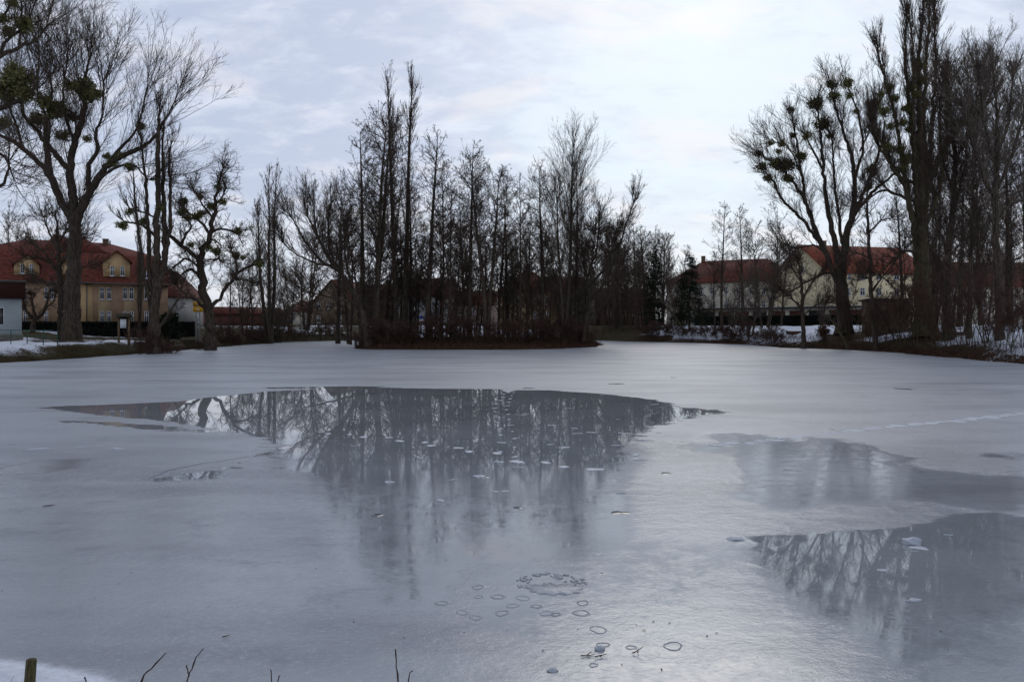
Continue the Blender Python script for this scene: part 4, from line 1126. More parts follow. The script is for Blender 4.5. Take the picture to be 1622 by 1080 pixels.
def simple_house(name, label, pa, da, pb, db, depth, eave, ridge, wall, tile, wins=(), hip=None, base=None, cat='house', chim=(), over=0.45, wsz=(6, 11)):
    h = House(name, label, pa, da, pb, db, depth, base=base, cat=cat)
    pm = (pa + pb) / 2; he = h.z(eave, pm)
    # the ridge lies further away than the front
    dm = h.at(pm)[1] + depth / 2
    hr = Z(ridge, dm) - h.base - he
    if hip is None:
        h.walls(wall, he, gable=hr); rf = h.gable_roof(tile, he, hr, over=over)
    else:
        h.walls(wall, he); rf = h.loft_roof(tile, [(-over, h.L + over, -over, depth + over, he), (-over, h.L + over, -over, depth + over, he + 0.18), (hip, h.L - hip, depth / 2 - 0.1, depth / 2 + 0.1, he + hr)])
    for (px, y0) in wins: h.window(px, y0, y0 + wsz[1], wsz[0])
    for cx in chim:
        h.chimney(rf, h.at(cx)[0], depth / 2, he + hr * 0.7, he + hr + 1.0)
    return h


def front_gable(name, label, pa, da, pb, db, depth, eave, peak, wall, tile, wins=(), wsz=(6, 11)):
    h = House(name, label, pa, da, pb, db, depth); pm = (pa + pb) / 2
    he = h.z(eave, pm); zp = h.z(peak, pm); xm = h.L / 2
    mb = MB(); v = []
    for yy in (0, depth): v += [(0, yy, 0), (h.L, yy, 0), (h.L, yy, he), (xm, yy, zp), (0, yy, he)]
    mb.add(v, f=[[0, 1, 2, 3, 4], [5, 9, 8, 7, 6], [0, 5, 6, 1], [1, 6, 7, 2], [4, 9, 5, 0], [2, 7, 8, 3], [3, 8, 9, 4]])
    mb.build('wall', wall, h.root)
    sl = (zp - he) / xm; ov = 0.5; v = []; mb = MB()
    for yy in (-0.4, depth + 0.4):
        for (x_, z_) in ((-ov, he - ov * sl), (xm, zp), (h.L + ov, he - ov * sl)): v += [(x_, yy, z_ + 0.02), (x_, yy, z_ + 0.22)]
    mb.add(v, f=[[0, 1, 7, 6], [1, 3, 9, 7], [3, 5, 11, 9], [5, 4, 10, 11], [0, 6, 8, 2], [2, 8, 10, 4], [0, 2, 3, 1], [2, 4, 5, 3], [6, 7, 9, 8], [8, 9, 11, 10]])
    mb.build('roof', tile, h.root)
    for (px, y0) in wins: h.window(px, y0, y0 + wsz[1], wsz[0])
    return h


front_gable('gabled_house', 'brown gabled house seen through the leaning willow', 496, 168, 556, 166, 14, 478, 444, BROWN_R, TILE_D, wins=((505, 478), (520, 478), (538, 478), (505, 500), (538, 500)))
simple_house('low_house', 'low grey-brown house between the lone poplar and the brown gabled house', 452, 176, 494, 172, 9, 492, 478, CREAM_G, TILE_D, wins=((465, 497), (482, 497)))
simple_house('long_shed', 'long low dark red building on the road beyond the crooked oak', 338, 150, 455, 160, 8, 497, 488, mat('dark_red_wall', (0.12, 0.05, 0.04), var=0.3), TILE_D)
simple_house('townhouse', 'dull white house with a dark red roof behind the twin poplars', 626, 165, 716, 165, 10, 468, 442, mat('dull_white_render', (0.33, 0.33, 0.32), var=0.2, scale=0.7), TILE_D, wins=((640, 474), (655, 474), (672, 474), (690, 474), (706, 474), (640, 495), (655, 495), (690, 495)), chim=(660,), wsz=(5, 10))
simple_house('townhouse', 'brown-grey house with a dark roof behind the leaning willow and thick alder', 560, 172, 624, 170, 10, 470, 452, BROWN_R, TILE_D, wins=((575, 478), (590, 478), (610, 478)), chim=(600,))
simple_house('low_house', 'low pinkish house behind the middle alders of the island', 716, 170, 780, 168, 9, 482, 462, PINKISH, TILE_D, wins=((730, 488), (748, 488), (765, 488)))
simple_house('hip_roofed_house', 'ochre house with a red hipped roof behind the island', 792, 150, 884, 150, 11, 462, 431, mat('dull_ochre_render', (0.27, 0.19, 0.105), var=0.25, scale=0.7), TILE_D, hip=4.2, wins=((805, 470), (820, 470), (848, 470), (866, 470), (805, 494), (820, 494), (848, 494), (866, 494)), wsz=(5, 12))
simple_house('townhouse', 'greyish-pink house with a red roof next to the ochre hip-roofed house', 884, 158, 944, 162, 10, 462, 440, mat('dull_pink_render', (0.22, 0.17, 0.15), var=0.2, scale=0.7), TILE_D, wins=((897, 468), (912, 468), (928, 468), (897, 490), (928, 490)), wsz=(5, 11))
simple_house('terrace_house', 'dark brick house with a long red roof beyond the end of the island', 948, 165, 1036, 168, 10, 482, 458, BRICK, TILE_D, wins=((965, 490), (985, 490), (1005, 490)))
# long block
h = simple_house('apartment_block', 'long pale block under a red hipped roof, behind the row of tall alders', 1056, 176, 1250, 162, 12, 447, 412, CREAM_G, TILE_D, hip=6.0,
                 wins=tuple((p, y) for p in (1072, 1090, 1110, 1128, 1150, 1170, 1190, 1210, 1230) for y in (455, 477)), chim=(1098,), wsz=(6, 11))
h.win(h.at(1120)[0], 14.6 - h.base + 1.0, 15.0, 0.4) if False else None
# cream gabled house: gable end faces the pond
A_, B_ = (1252, 128), (1312, 122)
h = House('gabled_house', 'big cream house with a steep gable end and orange-red roof behind the garages', 1312, 138, 1475, 144, 15.5, base=2.3)
he = h.z(431, 1330); hr = Z(388, h.A[1] + 3) - h.base - he
# the long side runs away to the east; the gable end is turned towards the water
h.root.rotation_euler[2] = h.a
h.walls(CREAM, he, gable=5.1)
ym = 7.75; hr = 5.1
mbg = MB()
for xa in (0.0, h.L - 0.25):
    v = [(xa, 0, he), (xa, 15.5, he), (xa, ym, he + hr), (xa + 0.25, 0, he), (xa + 0.25, 15.5, he), (xa + 0.25, ym, he + hr)]
    mbg.add(v, f=[[0, 2, 1], [3, 4, 5], [0, 3, 5, 2], [2, 5, 4, 1]])

rf = h.gable_roof(TILE_O, he, hr, over=0.35)
for p in (1366, 1392, 1420, 1450):
    h.window(p, 431 + 2, 443, 9); h.window(p, 456, 468, 9)
h.window(1345, 433, 443, 5); h.window(1345, 456, 468, 5)
# narrow window in the gable end, on the side face
g = MB().box(-0.05, -0.003, 6.5, 7.2, he + 0.2, he + 1.5).build('window', FRAME, h.root)
MB().box(-0.07, -0.01, 6.58, 7.12, he + 0.28, he + 1.42).build('pane', GLASS, g)
h.chimney(rf, h.at(1347)[0], 7.0, he + hr - 1.0, he + hr + 0.8)
h = House('terrace_house', 'far cream and red-roofed house glimpsed through the thicket at the edge of the view', 1495, 150, 1660, 152, 11, base=2.3)
he = h.z(452, 1560); h.walls(CREAM_G, he, gable=4.5); h.gable_roof(TILE_D, he, 4.5)
for p in (1510, 1535, 1560, 1585, 1610): h.window(p, 460, 473, 7); h.window(p, 483, 496, 7)

# --- garage row, one thing with its doors
h = House('garage_row', 'long low row of garages with brown doors below the cream house', 1110, 150, 1378, 126, 5.5, base=2.2, cat='garages')
he = h.z(489, 1240)
h.walls(CREAM_G, he)
MB().box(-0.4, h.L + 0.4, -0.5, 5.9, he, he + 0.28).build('roof', FLAT, h.root)
MB().box(-0.38, h.L + 0.38, -0.48, 5.88, he + 0.28, he + 0.34).build('snow_cover', SNOWM, h.root)
n = 9; wd = h.L / n
for k in range(n):
    MB().box(k * wd + 0.4, (k + 1) * wd - 0.4, -0.06, -0.003, 0.05, he - 0.35).build('door', GARAGE_D if k % 3 else mat('dark_garage_door', (0.03, 0.028, 0.026), var=0.3), h.root)
# --- brick shed
h = House('brick_shed', 'dull brown brick shed with a tarred roof on the steep bank', 1376, 87, 1440, 86, 5.0, cat='shed')
he = h.z(476, 1400)
h.walls(BRICK, he)
MB().box(-0.25, h.L + 0.25, -0.25, 5.25, he, he + 0.22).build('roof', FLAT, h.root)


# ------------------------------------------------------------------ hedges
HEDGE = mat('hedge_leaf', (0.014, 0.015, 0.010), var=0.5, scale=3.0)
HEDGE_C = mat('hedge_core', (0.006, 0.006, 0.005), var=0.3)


def hedge(label, pa, da, pb, db, top, wdt, n, seed, low=0.0):
    rng = np.random.default_rng(seed)
    A = np.array([X(pa, da), da]); B = np.array([X(pb, db), db]); v = B - A; L = float(np.hypot(*v))
    z0 = min(gz(*A), gz(*B)) - 0.15
    r = empty('hedge', (A[0], A[1], z0), math.atan2(v[1], v[0]), label, 'hedge')
    hh = Z(top, (da + db) / 2) - z0
    k = int(L / 1.0) + 1
    tx = np.linspace(0, L, k)
    mb = MB(); vv = []; jj = rng.normal(0, 0.05, (k, 4))
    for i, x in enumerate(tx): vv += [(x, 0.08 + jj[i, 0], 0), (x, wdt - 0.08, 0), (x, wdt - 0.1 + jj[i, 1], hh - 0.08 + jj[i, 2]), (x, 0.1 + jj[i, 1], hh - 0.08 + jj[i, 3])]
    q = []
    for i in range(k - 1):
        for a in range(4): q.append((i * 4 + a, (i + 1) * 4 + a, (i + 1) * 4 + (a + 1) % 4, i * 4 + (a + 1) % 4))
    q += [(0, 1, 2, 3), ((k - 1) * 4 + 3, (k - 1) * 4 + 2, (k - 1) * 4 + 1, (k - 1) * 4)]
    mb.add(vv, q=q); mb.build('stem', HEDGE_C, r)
    c = np.stack([rng.uniform(0, L, n), rng.uniform(-0.02, wdt, n), rng.uniform(0.02, hh, n)], 1)
    face = rng.random(n); c[face < 0.5, 1] = rng.normal(0.05, 0.06, (face < 0.5).sum()); c[face > 0.75, 2] = hh + rng.normal(-0.03, 0.05, (face > 0.75).sum())
    a = nrm(rng.normal(0, 1, c.shape)); b = nrm(np.cross(a, rng.normal(0, 1, c.shape)))
    MB().cards(c, a * 0.09, b * 0.05).build('foliage', HEDGE, r)


hedge('long trimmed dark hedge in front of the ochre house', -20, 97, 308, 103, 510.5, 1.1, 16000, 71)
hedge('dark trimmed hedge running below the garage row', 1100, 142, 1372, 116, 500.5, 1.2, 16000, 72)

# ------------------------------------------------------------------ notice board, signs, railing, bench
d = 75; x0 = X(196, d); zg = gz(x0, d)
r = empty('notice_board', (x0, d, zg), R(4), 'wooden notice board with a little roof and a white sheet, before the ochre house', 'notice board')
top = Z(499, d) - zg
for sx in (-0.44, 0.46): MB().box(sx - 0.075, sx + 0.075, -0.07, 0.07, -0.3, top - 0.15).build('post', POST_W, r)
MB().box(-0.36, 0.38, -0.04, 0.04, Z(521, d) - zg, top - 0.2).build('board', BLACK_P, r)
MB().box(-0.30, 0.24, -0.062, -0.044, Z(519.5, d) - zg, Z(505.5, d) - zg).build('sheet', WHITEP, r)
v = []
for xx in (-0.62, 0.64):
    v += [(xx, -0.34, top - 0.2), (xx, 0.34, top - 0.2), (xx, 0.30, top - 0.10), (xx, 0.0, top + 0.14), (xx, -0.30, top - 0.10)]
mb = MB(); mb.add(v, f=[[0, 1, 2, 3, 4], [5, 9, 8, 7, 6], [0, 5, 6, 1], [1, 6, 7, 2], [2, 7, 8, 3], [3, 8, 9, 4], [4, 9, 5, 0]])
mb.build('roof', mat('mossy_shingle', (0.06, 0.055, 0.035), var=0.4, scale=6), r)

d = 92; x0 = X(313.5, d); zg = gz(x0, d)
r = empty('direction_sign', (x0, d, zg), R(-4), 'yellow direction sign on two grey posts half behind the crooked oak', 'road sign')
MB().box(-0.56, 0.62, -0.03, 0.0, Z(494, d) - zg, Z(486.5, d) - zg).build('lower_panel', YELLOW, r)
up = MB().box(-0.56, 0.50, -0.03, 0.0, Z(485.9, d) - zg, Z(478, d) - zg).build('upper_panel', YELLOW, r)
z1, z2 = Z(486.5, d) - zg, Z(494, d) - zg
mk = MB()
mk.box(-0.05, 0.30, -0.042, -0.032, Z(483, d) - zg, Z(480.8, d) - zg); mk.build('blue_field', BLUE, up)
mk = MB(); zz = Z(484, d) - zg
mk.add([(-0.50, -0.036, zz + 0.18), (-0.40, -0.036, zz + 0.30), (-0.40, -0.036, zz + 0.22), (-0.2, -0.036, zz + 0.22), (-0.2, -0.036, zz + 0.14), (-0.40, -0.036, zz + 0.14), (-0.40, -0.036, zz + 0.06)], f=[[0, 6, 5, 4, 3, 2, 1]])
mk.build('arrow', BLACK_P, up)
for k, (xa, wd) in enumerate(((-0.48, 0.12), (-0.32, 0.05), (-0.24, 0.10), (-0.10, 0.04), (0.36, 0.1))):
    MB().box(xa, xa + wd, -0.040, -0.031, zz - 0.06, zz + 0.02).build('lettering', BLACK_P, up)
lw = MB().box(-0.06, 0.06, -0.042, -0.032, z2 + 0.18, z2 + 0.36)
lw.box(0.09, 0.19, -0.042, -0.032, z2 + 0.18, z2 + 0.36).build('white_mark', WHITEP, bpy.data.objects[r.children[0].name])
for sx in (-0.24, 0.16): MB().box(sx - 0.05, sx + 0.05, 0.003, 0.10, -0.3, Z(478, d) - zg).build('post', GREY_M, r)

d = 146
for px, lab in ((667, 'dark blue, white and red banded board seen through the island by the dull white house'), (674.5, 'second banded board, its top lighter blue, seen through the island trees')):
    x0 = X(px, d); zg = gz(x0, d)
    r = empty('banded_sign', (x0, d, zg), 0, lab, 'sign', 'small banded boards beyond the island')
    a = 0.32
    MB().box(-a, a, -0.04, 0.04, Z(505.4, d) - zg, Z(500, d) - zg).build('blue_panel', BLUE if px < 670 else mat('light_blue_paint', (0.10, 0.25, 0.55)), r)
    MB().box(-a, a, -0.04, 0.04, Z(508, d) - zg, Z(505.6, d) - zg).build('white_panel', WHITEP, r)
    MB().box(-a, a, -0.04, 0.04, Z(510.5, d) - zg, Z(508.2, d) - zg).build('red_panel', REDP, r)
    MB().box(-0.05, 0.05, 0.045, 0.12, -0.3, Z(500, d) - zg).build('post', GREY_M, r)

# yellow and orange containers on the far road
for px, ww, d, m, lab in ((471, 13, 150, YELLOW, 'yellow container on the far road between the lone poplar and the island'), (490, 7, 152, mat('orange_paint', (0.45, 0.14, 0.01)), 'smaller orange container beside the yellow one on the far road')):
    x0 = X(px, d); zg = gz(x0, d); w2 = ww * d / F / 2; hh = Z(514.5, d) - zg
    r = empty('waste_container', (x0, d, zg), 0, lab, 'container')
    MB().add([(-w2 * 0.85, -0.5, 0.1), (w2 * 0.85, -0.5, 0.1), (w2 * 0.85, 0.5, 0.1), (-w2 * 0.85, 0.5, 0.1), (-w2, -0.6, hh), (w2, -0.6, hh), (w2, 0.6, hh), (-w2, 0.6, hh)], q=[(0, 3, 2, 1), (0, 1, 5, 4), (1, 2, 6, 5), (2, 3, 7, 6), (3, 0, 4, 7), (4, 5, 6, 7)]) if False else None
    mb = MB(); mb.add([(-w2 * 0.85, -0.5, 0.1), (w2 * 0.85, -0.5, 0.1), (w2 * 0.85, 0.5, 0.1), (-w2 * 0.85, 0.5, 0.1), (-w2, -0.6, hh), (w2, -0.6, hh), (w2, 0.6, hh), (-w2, 0.6, hh)], q=[(0, 3, 2, 1), (0, 1, 5, 4), (1, 2, 6, 5), (2, 3, 7, 6), (3, 0, 4, 7), (4, 5, 6, 7)])
    mb.build('bin_body', m, r)
    MB().box(-w2 - 0.04, w2 + 0.04, -0.64, 0.64, hh, hh + 0.08).build('lid', GREY_M, r)
    for sx in (-1, 1): MB().box(sx * w2 * 0.6 - 0.08, sx * w2 * 0.6 + 0.08, -0.4, 0.4, -0.02, 0.1).build('skid', BLACK_P, r)

# green tube railing before the kiosk
d = 66; xa, xb = X(-60, 66), X(88, 67)
zg = gz(X(20, 66), 66)
r = empty('railing', (xa, 66, zg), 0, 'thin green tube railing in front of the pale kiosk', 'railing')
zt = Z(523, 66) - zg; zm = Z(533, 66) - zg; LL = xb - xa
mb = MB()
for zz in (zt, zm):
    mb.tube(np.array([[[0, 0, zz], [LL, 0.6, zz]]]), np.full((1, 2), 0.028), 6)
mb.build('rail', GREEN_M, r)
for px in (-50, -16, 17, 41.5, 66, 87.5):
    x_ = X(px, 66.3) - xa
    y_ = 0.6 * x_ / LL
    zz0 = gz(xa + x_, 66 + y_) - zg
    MB().tube(np.array([[[x_, y_, zz0 - 0.1], [x_, y_, zt]]]), np.full((1, 2), 0.036), 6).build('post', GREEN_M, r)

# bench-like stone trough in the snow below the garages
d = 104; x0 = X(1257, d); zg = gz(x0, d)
r = empty('wooden_trough', (x0, d, zg), R(-6), 'low dark wooden trough lying in the snow below the garages', 'trough')
MB().box(-0.75, 0.75, -0.35, -0.27, 0.0, 0.42).box(-0.75, 0.75, 0.27, 0.35, 0.0, 0.42).box(-0.83, -0.75, -0.35, 0.35, 0.0, 0.48).box(0.75, 0.83, -0.35, 0.35, 0.0, 0.44).box(-0.75, 0.75, -0.27, 0.27, 0.03, 0.09).build('box_body', mat('rotten_wood', (0.09, 0.05, 0.03), var=0.4, scale=5), r)
MB().box(-0.70, 0.70, -0.26, 0.26, 0.095, 0.33).build('soil', mat('dark_soil', (0.03, 0.02, 0.015), var=0.4, scale=9), r)

# leaning dead poles
for pa, pb, d, wv, lab in (((1086, 527), (1043, 470), 124, 4, 'thin dead trunk leaning in front of the two spruces'), ((1345, 560), (1318, 500), 84, 5, 'short leaning pole-like stem at the waterline before the wide-crowned ash')):
    x0 = X(pa[0], d); z0 = gz(x0, d) - 0.1
    r = empty('dead_trunk', (x0, d, z0), 0, lab, 'dead tree')
    P = smooth_line([(0, 0, 0, wv * d / F / 2), ((X((pa[0] + pb[0]) / 2 + 3, d) - x0), 0.4, Z((pa[1] + pb[1]) / 2, d) - z0, wv * d / F / 2.3), (X(pb[0], d) - x0, 0.9, Z(pb[1], d) - z0, 0.04)], 0.6)
    MB().tube(P[None, :, :3], P[None, :, 3], 7).build('trunk', BARK_G, r, True)
    rng = np.random.default_rng(int(d)); idx, tt, pos, tan, rad = sample_chains(P[None, :, :3], P[None, :, 3], 12, 0.4, 1, rng)
    cm = MB(); twig_levels(cm, (pos, off(tan, 45, 12, rng), rad, np.full(12, 1.4)), STY['fine'][:2], rng); cm.build('twig', TWIG_P, r)

# ------------------------------------------------------------------ ground litter, dead grass
def pick_ground(n, f, xr, yr, rng):
    x = rng.uniform(*xr, n); y = rng.uniform(*yr, n); h_, s_, i_ = height(x, y)
    k = f(x, y, s_, i_); return x[k], y[k], h_[k]


rng = np.random.default_rng(9)
# dead grass fringe along the west bank
x, y, z = pick_ground(220000, lambda x, y, s, i: (~i) & (s > 0.05) & (s < 1.9 + 1.2 * np.sin(y * 0.5)) & (y < 118) & (x < -20), (-40, -26), (46, 118), rng)
n = len(x); base = np.stack([x, y, z - 0.03], 1)
dirv = nrm(rng.normal(0, 0.42, (n, 3)) + np.array([0.15, -0.1, 1.0]))
L = rng.uniform(0.18, 0.55, n) * (0.6 + 0.8 * vnoise(x * 0.8, y * 0.8))
side = nrm(np.cross(dirv, rng.normal(0, 1, (n, 3)))) * 0.012
mb = MB()
tip = base + dirv * L[:, None] + np.array([0.0, 0, -1]) * (L * L * 0.3)[:, None]
mb.add(np.stack([base - side, base + side, tip], 1).reshape(-1, 3), t=np.arange(3 * n).reshape(n, 3))
g = mb.build('grass', mat('dead_grass', (0.105, 0.078, 0.040), var=0.6, scale=0.6)); tag(g, 'brown dead grass fringe along the water at the foot of the ochre house lawn', 'grass', kind='stuff')
# leaf litter and dead stalks on the island and the east bank
x, y, z = pick_ground(260000, lambda x, y, s, i: (s > 0.0) & (i | ((x > 20) & (s < 1.6))) & (y > 45), (-20, 48), (46, 128), rng)
n = len(x); c = np.stack([x, y, z + rng.uniform(0, 0.10, n)], 1)
a = nrm(rng.normal(0, 1, (n, 3)) * np.array([1, 1, 0.5])); b = nrm(np.cross(a, rng.normal(0, 1, (n, 3))))
g = MB().cards(c, a * 0.06, b * 0.04).build('leaf_litter', mat('leaf_litter', (0.105, 0.050, 0.028), var=0.7, scale=2.0)); tag(g, 'brown fallen leaves covering the island and the steep bank', 'leaf litter', kind='stuff')
x, y, z = pick_ground(60000, lambda x, y, s, i: (s > 0.0) & (s < 4) & (i | (x > 17)) & (y > 45), (-20, 48), (46, 128), rng)
n = len(x); base = np.stack([x, y, z - 0.03], 1)
pts = grow(base, nrm(rng.normal(0, 0.4, (n, 3)) + np.array([0, 0, 1.0])), rng.uniform(0.3, 1.0, n), 2, rng, 0.2, 0)
g = MB().tube(pts, np.tile([0.012, 0.009, 0.006], (n, 1)), 3).build('undergrowth', mat('dead_stalk', (0.085, 0.048, 0.032), var=0.6, scale=1.0)); tag(g, 'reddish-brown dead stalks along the island and the far waterline', 'undergrowth', kind='stuff')

# ------------------------------------------------------------------ things on the ice
ICEW = mat('frosted_ice_lump', (0.52, 0.56, 0.62), rough=0.45, var=0.15, scale=9.0, bump=0.01)
PRINT = mat('trodden_frost', (0.46, 0.50, 0.56), rough=0.7, var=0.12, scale=20.0)
RIM = mat('ice_rim', (0.38, 0.405, 0.44), rough=0.2, var=0.35, scale=14.0, bump=0.006)
RIM_L = mat('pale_ice_rim', (0.44, 0.47, 0.51), rough=0.2, var=0.2, scale=14.0, bump=0.006)
HOLE = mat('melt_hole_ice', (0.09, 0.10, 0.115), rough=0.15, var=0.4, scale=10.0)


def disc_mesh(name, seed, m, rx=1.0, ry=1.0, h=0.012, n=18, jag=0.18, flat=0.8, sm=False):
    rng = np.random.default_rng(seed); a = np.arange(n) * 2 * np.pi / n
    rr = 1 + jag * rng.normal(0, 1, n) * 0.6 + jag * np.sin(2 * a + seed)
    v = [(math.cos(t) * q * rx, math.sin(t) * q * ry, -0.001) for t, q in zip(a, rr)] + [(math.cos(t) * q * rx * flat, math.sin(t) * q * ry * flat, h) for t, q in zip(a, rr)] + [(0, 0, h)]
    q = [(i, (i + 1) % n, n + (i + 1) % n, n + i) for i in range(n)]; t = [(n + i, n + (i + 1) % n, 2 * n) for i in range(n)]
    mb = MB(); mb.add(v, q=q, t=t); return mb.mesh(name, m, sm)


def ring_mesh(name, seed, m, w=0.10, h=0.012, ry=1.0, jag=0.08, gap=None):
    rng = np.random.default_rng(seed); n = 44; a = np.arange(n) * 2 * np.pi / n
    rr = 1 + jag * 0.7 * np.sin(2 * a + seed) + jag * 0.35 * np.sin(3 * a + 2 * seed) + rng.normal(0, 0.012, n)
    ww = w * (0.55 + 0.9 * vnoise(a * 1.7 + seed * 3, a * 0 + seed)); v = []
    for t, q, x in zip(a, rr, ww):
        c, s_ = math.cos(t), math.sin(t) * ry
        v += [(c * q, s_ * q, -0.003), (c * (q - x * 0.3), s_ * (q - x * 0.3), h), (c * (q - x), s_ * (q - x), h * 0.8), (c * (q - x * 1.4), s_ * (q - x * 1.4), -0.003)]
    qd = []
    gap0 = seed * 11 % n
    for i in range(n):
        j = (i + 1) % n
        for k in range(3): qd.append((i * 4 + k, j * 4 + k, j * 4 + k + 1, i * 4 + k + 1))
    mb = MB(); mb.add(v, q=qd); return mb.mesh(name, m, True)


prints = [disc_mesh('footprint', s, PRINT, 1.0, 0.75, 0.004, 26, 0.42) for s in range(4)]
rgp = random.Random(8)


PRINT2 = mat('fresh_trodden_frost', (0.66, 0.69, 0.74), rough=0.8, var=0.1, scale=20.0)
prints2 = [disc_mesh('footprint', s + 9, PRINT2, 1.0, 0.75, 0.006, 20, 0.3) for s in range(4)]


def trail(pts, step, size, label, group, jit=0.12, pr=None):
    W = [ice_pt(*p) for p in pts]; acc = 0; k = 0
    for (ax, ay), (bx, by) in zip(W, W[1:]):
        L = math.hypot(bx - ax, by - ay); t = step - acc
        while t < L:
            f = t / L; x = ax + (bx - ax) * f; y = ay + (by - ay) * f
            o = new_obj('footprint', (pr or prints)[k % 4]); sg = (1 if k % 2 else -1) * jit
            nx_, ny_ = -(by - ay) / L, (bx - ax) / L
            o.location = (x + nx_ * sg + rgp.uniform(-.04, .04), y + ny_ * sg + rgp.uniform(-.04, .04), 0.004)
            o.rotation_euler = (0, 0, math.atan2(by - ay, bx - ax) + rgp.uniform(-.4, .4)); s_ = size * rgp.uniform(0.7, 1.25); o.scale = (s_, s_, 1)
            tag(o, label, 'footprint', group); k += 1; t += step
        acc = L - (t - step)


trail([(1640, 653), (1500, 668), (1400, 677), (1320, 686), (1250, 693), (1200, 700), (1120, 706)], 0.42, 0.19, 'frosty footprint in the line crossing the ice toward the east bank', 'footprints in the eastward line', 0.05, prints2)
trail([(500, 683), (560, 690), (615, 694), (660, 700), (700, 707), (745, 714), (790, 721)], 0.55, 0.10, 'frosty footprint in the upper slanting line across the dark wet ice', 'footprints in the upper line on the wet ice', 0.1, prints2)
trail([(790, 726), (860, 734), (935, 744)], 0.5, 0.12, 'frosty footprint in the lower slanting line across the dark wet ice', 'footprints in the lower line on the wet ice', 0.08, prints2)
trail([(808, 614), (806, 625), (790, 645), (800, 672), (806, 700), (800, 736)], 0.62, 0.08, 'frosty footprint in the line running straight out toward the island', 'footprints in the line toward the island', 0.16)
trail([(850, 668), (890, 675), (925, 683), (980, 687), (1060, 684)], 0.8, 0.10, 'frosty footprint in the curving line on the far side of the wet ice', 'footprints in the curving line', 0.1)
trail([(0, 710), (60, 710), (130, 709), (210, 710)], 0.8, 0.16, 'faint frosty footprint in the lone line toward the west bank', 'footprints in the westward line', 0.04)
trail([(830, 700), (880, 706), (930, 705), (1000, 711)], 1.0, 0.11, 'scattered frosty footprint between the two slanting lines', 'scattered footprints on the wet ice', 0.3)

rings = [ring_mesh('frozen_ring', s, RIM_L if s % 2 else RIM, 0.16 + 0.06 * (s % 3), 0.0022, jag=0.16) for s in range(4)]
k = 0
for px, py, wpx, ry in ((757, 930, 11, 0.9), (758, 945, 8, 0.9), (789, 945, 13, 0.9), (828, 947, 13, 0.9), (923, 955, 15, 1.0), (812, 959, 16, 0.8), (850, 960, 14, 0.8), (732, 970, 15, 0.9), (795, 971, 12, 1.0), (866, 971, 17, 0.9),
                        (921, 971, 21, 0.9), (948, 997, 20, 1.0), (1066, 1023, 24, 0.9), (940, 1053, 8, 1.0), (700, 955, 13, 0.8), (753, 978, 16, 0.8), (880, 973, 9, 0.8), (836, 928, 12, 0.8), (1345, 841, 15, 0.5), (884, 915, 10, 0.9), (955, 1021, 16, 0.8), (1000, 1025, 10, 0.8)):
    x_, y_ = ice_pt(px, py); o = new_obj('frozen_ring', rings[k % 4]); s_ = wpx * y_ / F * (0.85 if wpx < 14 else 0.65)
    o.location = (x_, y_, 0.002); o.scale = (s_, s_ * ry * 1.25, 1); o.rotation_euler = (0, 0, rgp.uniform(-0.3, 0.3))
    tag(o, 'faint round refrozen ring on the ice where a thrown stone once broke through' if py > 860 else 'narrow frozen ring on the wet ice mirroring the east bank trees', 'ice ring', 'frozen rings on the near ice' if py > 860 else None); k += 1
    if False:
        o = new_obj('melt_spot', disc_mesh('melt_spot', k, HOLE, 1, 0.9, 0.004, 14, 0.3)); o.location = (x_ + 0.2 * s_, y_, 0.006); o.scale = (s_ * 0.22, s_ * 0.2, 1)
        tag(o, 'small dark refrozen spot inside a frozen ring', 'melt spot', 'dark spots inside the rings')
# broken plate rim
x_, y_ = ice_pt(878, 933)
o = new_obj('ice_plate', disc_mesh('ice_plate', 77, RIM_L, 1, 0.8, 0.008, 40, 0.22, 0.93)); o.location = (x_, y_, 0.002); o.scale = (0.22, 0.25, 1)
tag(o, 'flat refrozen ice plate with a raised edge amid rubble of broken ice', 'ice plate')


def lump_mesh(name, seed, m):
    rng = np.random.default_rng(seed); import bmesh
    bm = bmesh.new(); bmesh.ops.create_icosphere(bm, subdivisions=3, radius=1.0)
    ph = rng.uniform(0, 6, 6)
    for v in bm.verts:
        c = v.co; f = 1 + 0.22 * math.sin(2.3 * c.x + ph[0]) * math.cos(2.9 * c.y + ph[1]) + 0.12 * math.sin(5.2 * c.z + 4 * c.x + ph[2]) + 0.07 * math.sin(9 * c.y + ph[3])
        v.co = c * f
        v.co.z = max(v.co.z, -0.25)
    me = bpy.data.meshes.new(name); bm.to_mesh(me); bm.free(); me.materials.append(m)
    me.polygons.foreach_set('use_smooth', np.ones(len(me.polygons), dtype=bool)); return me


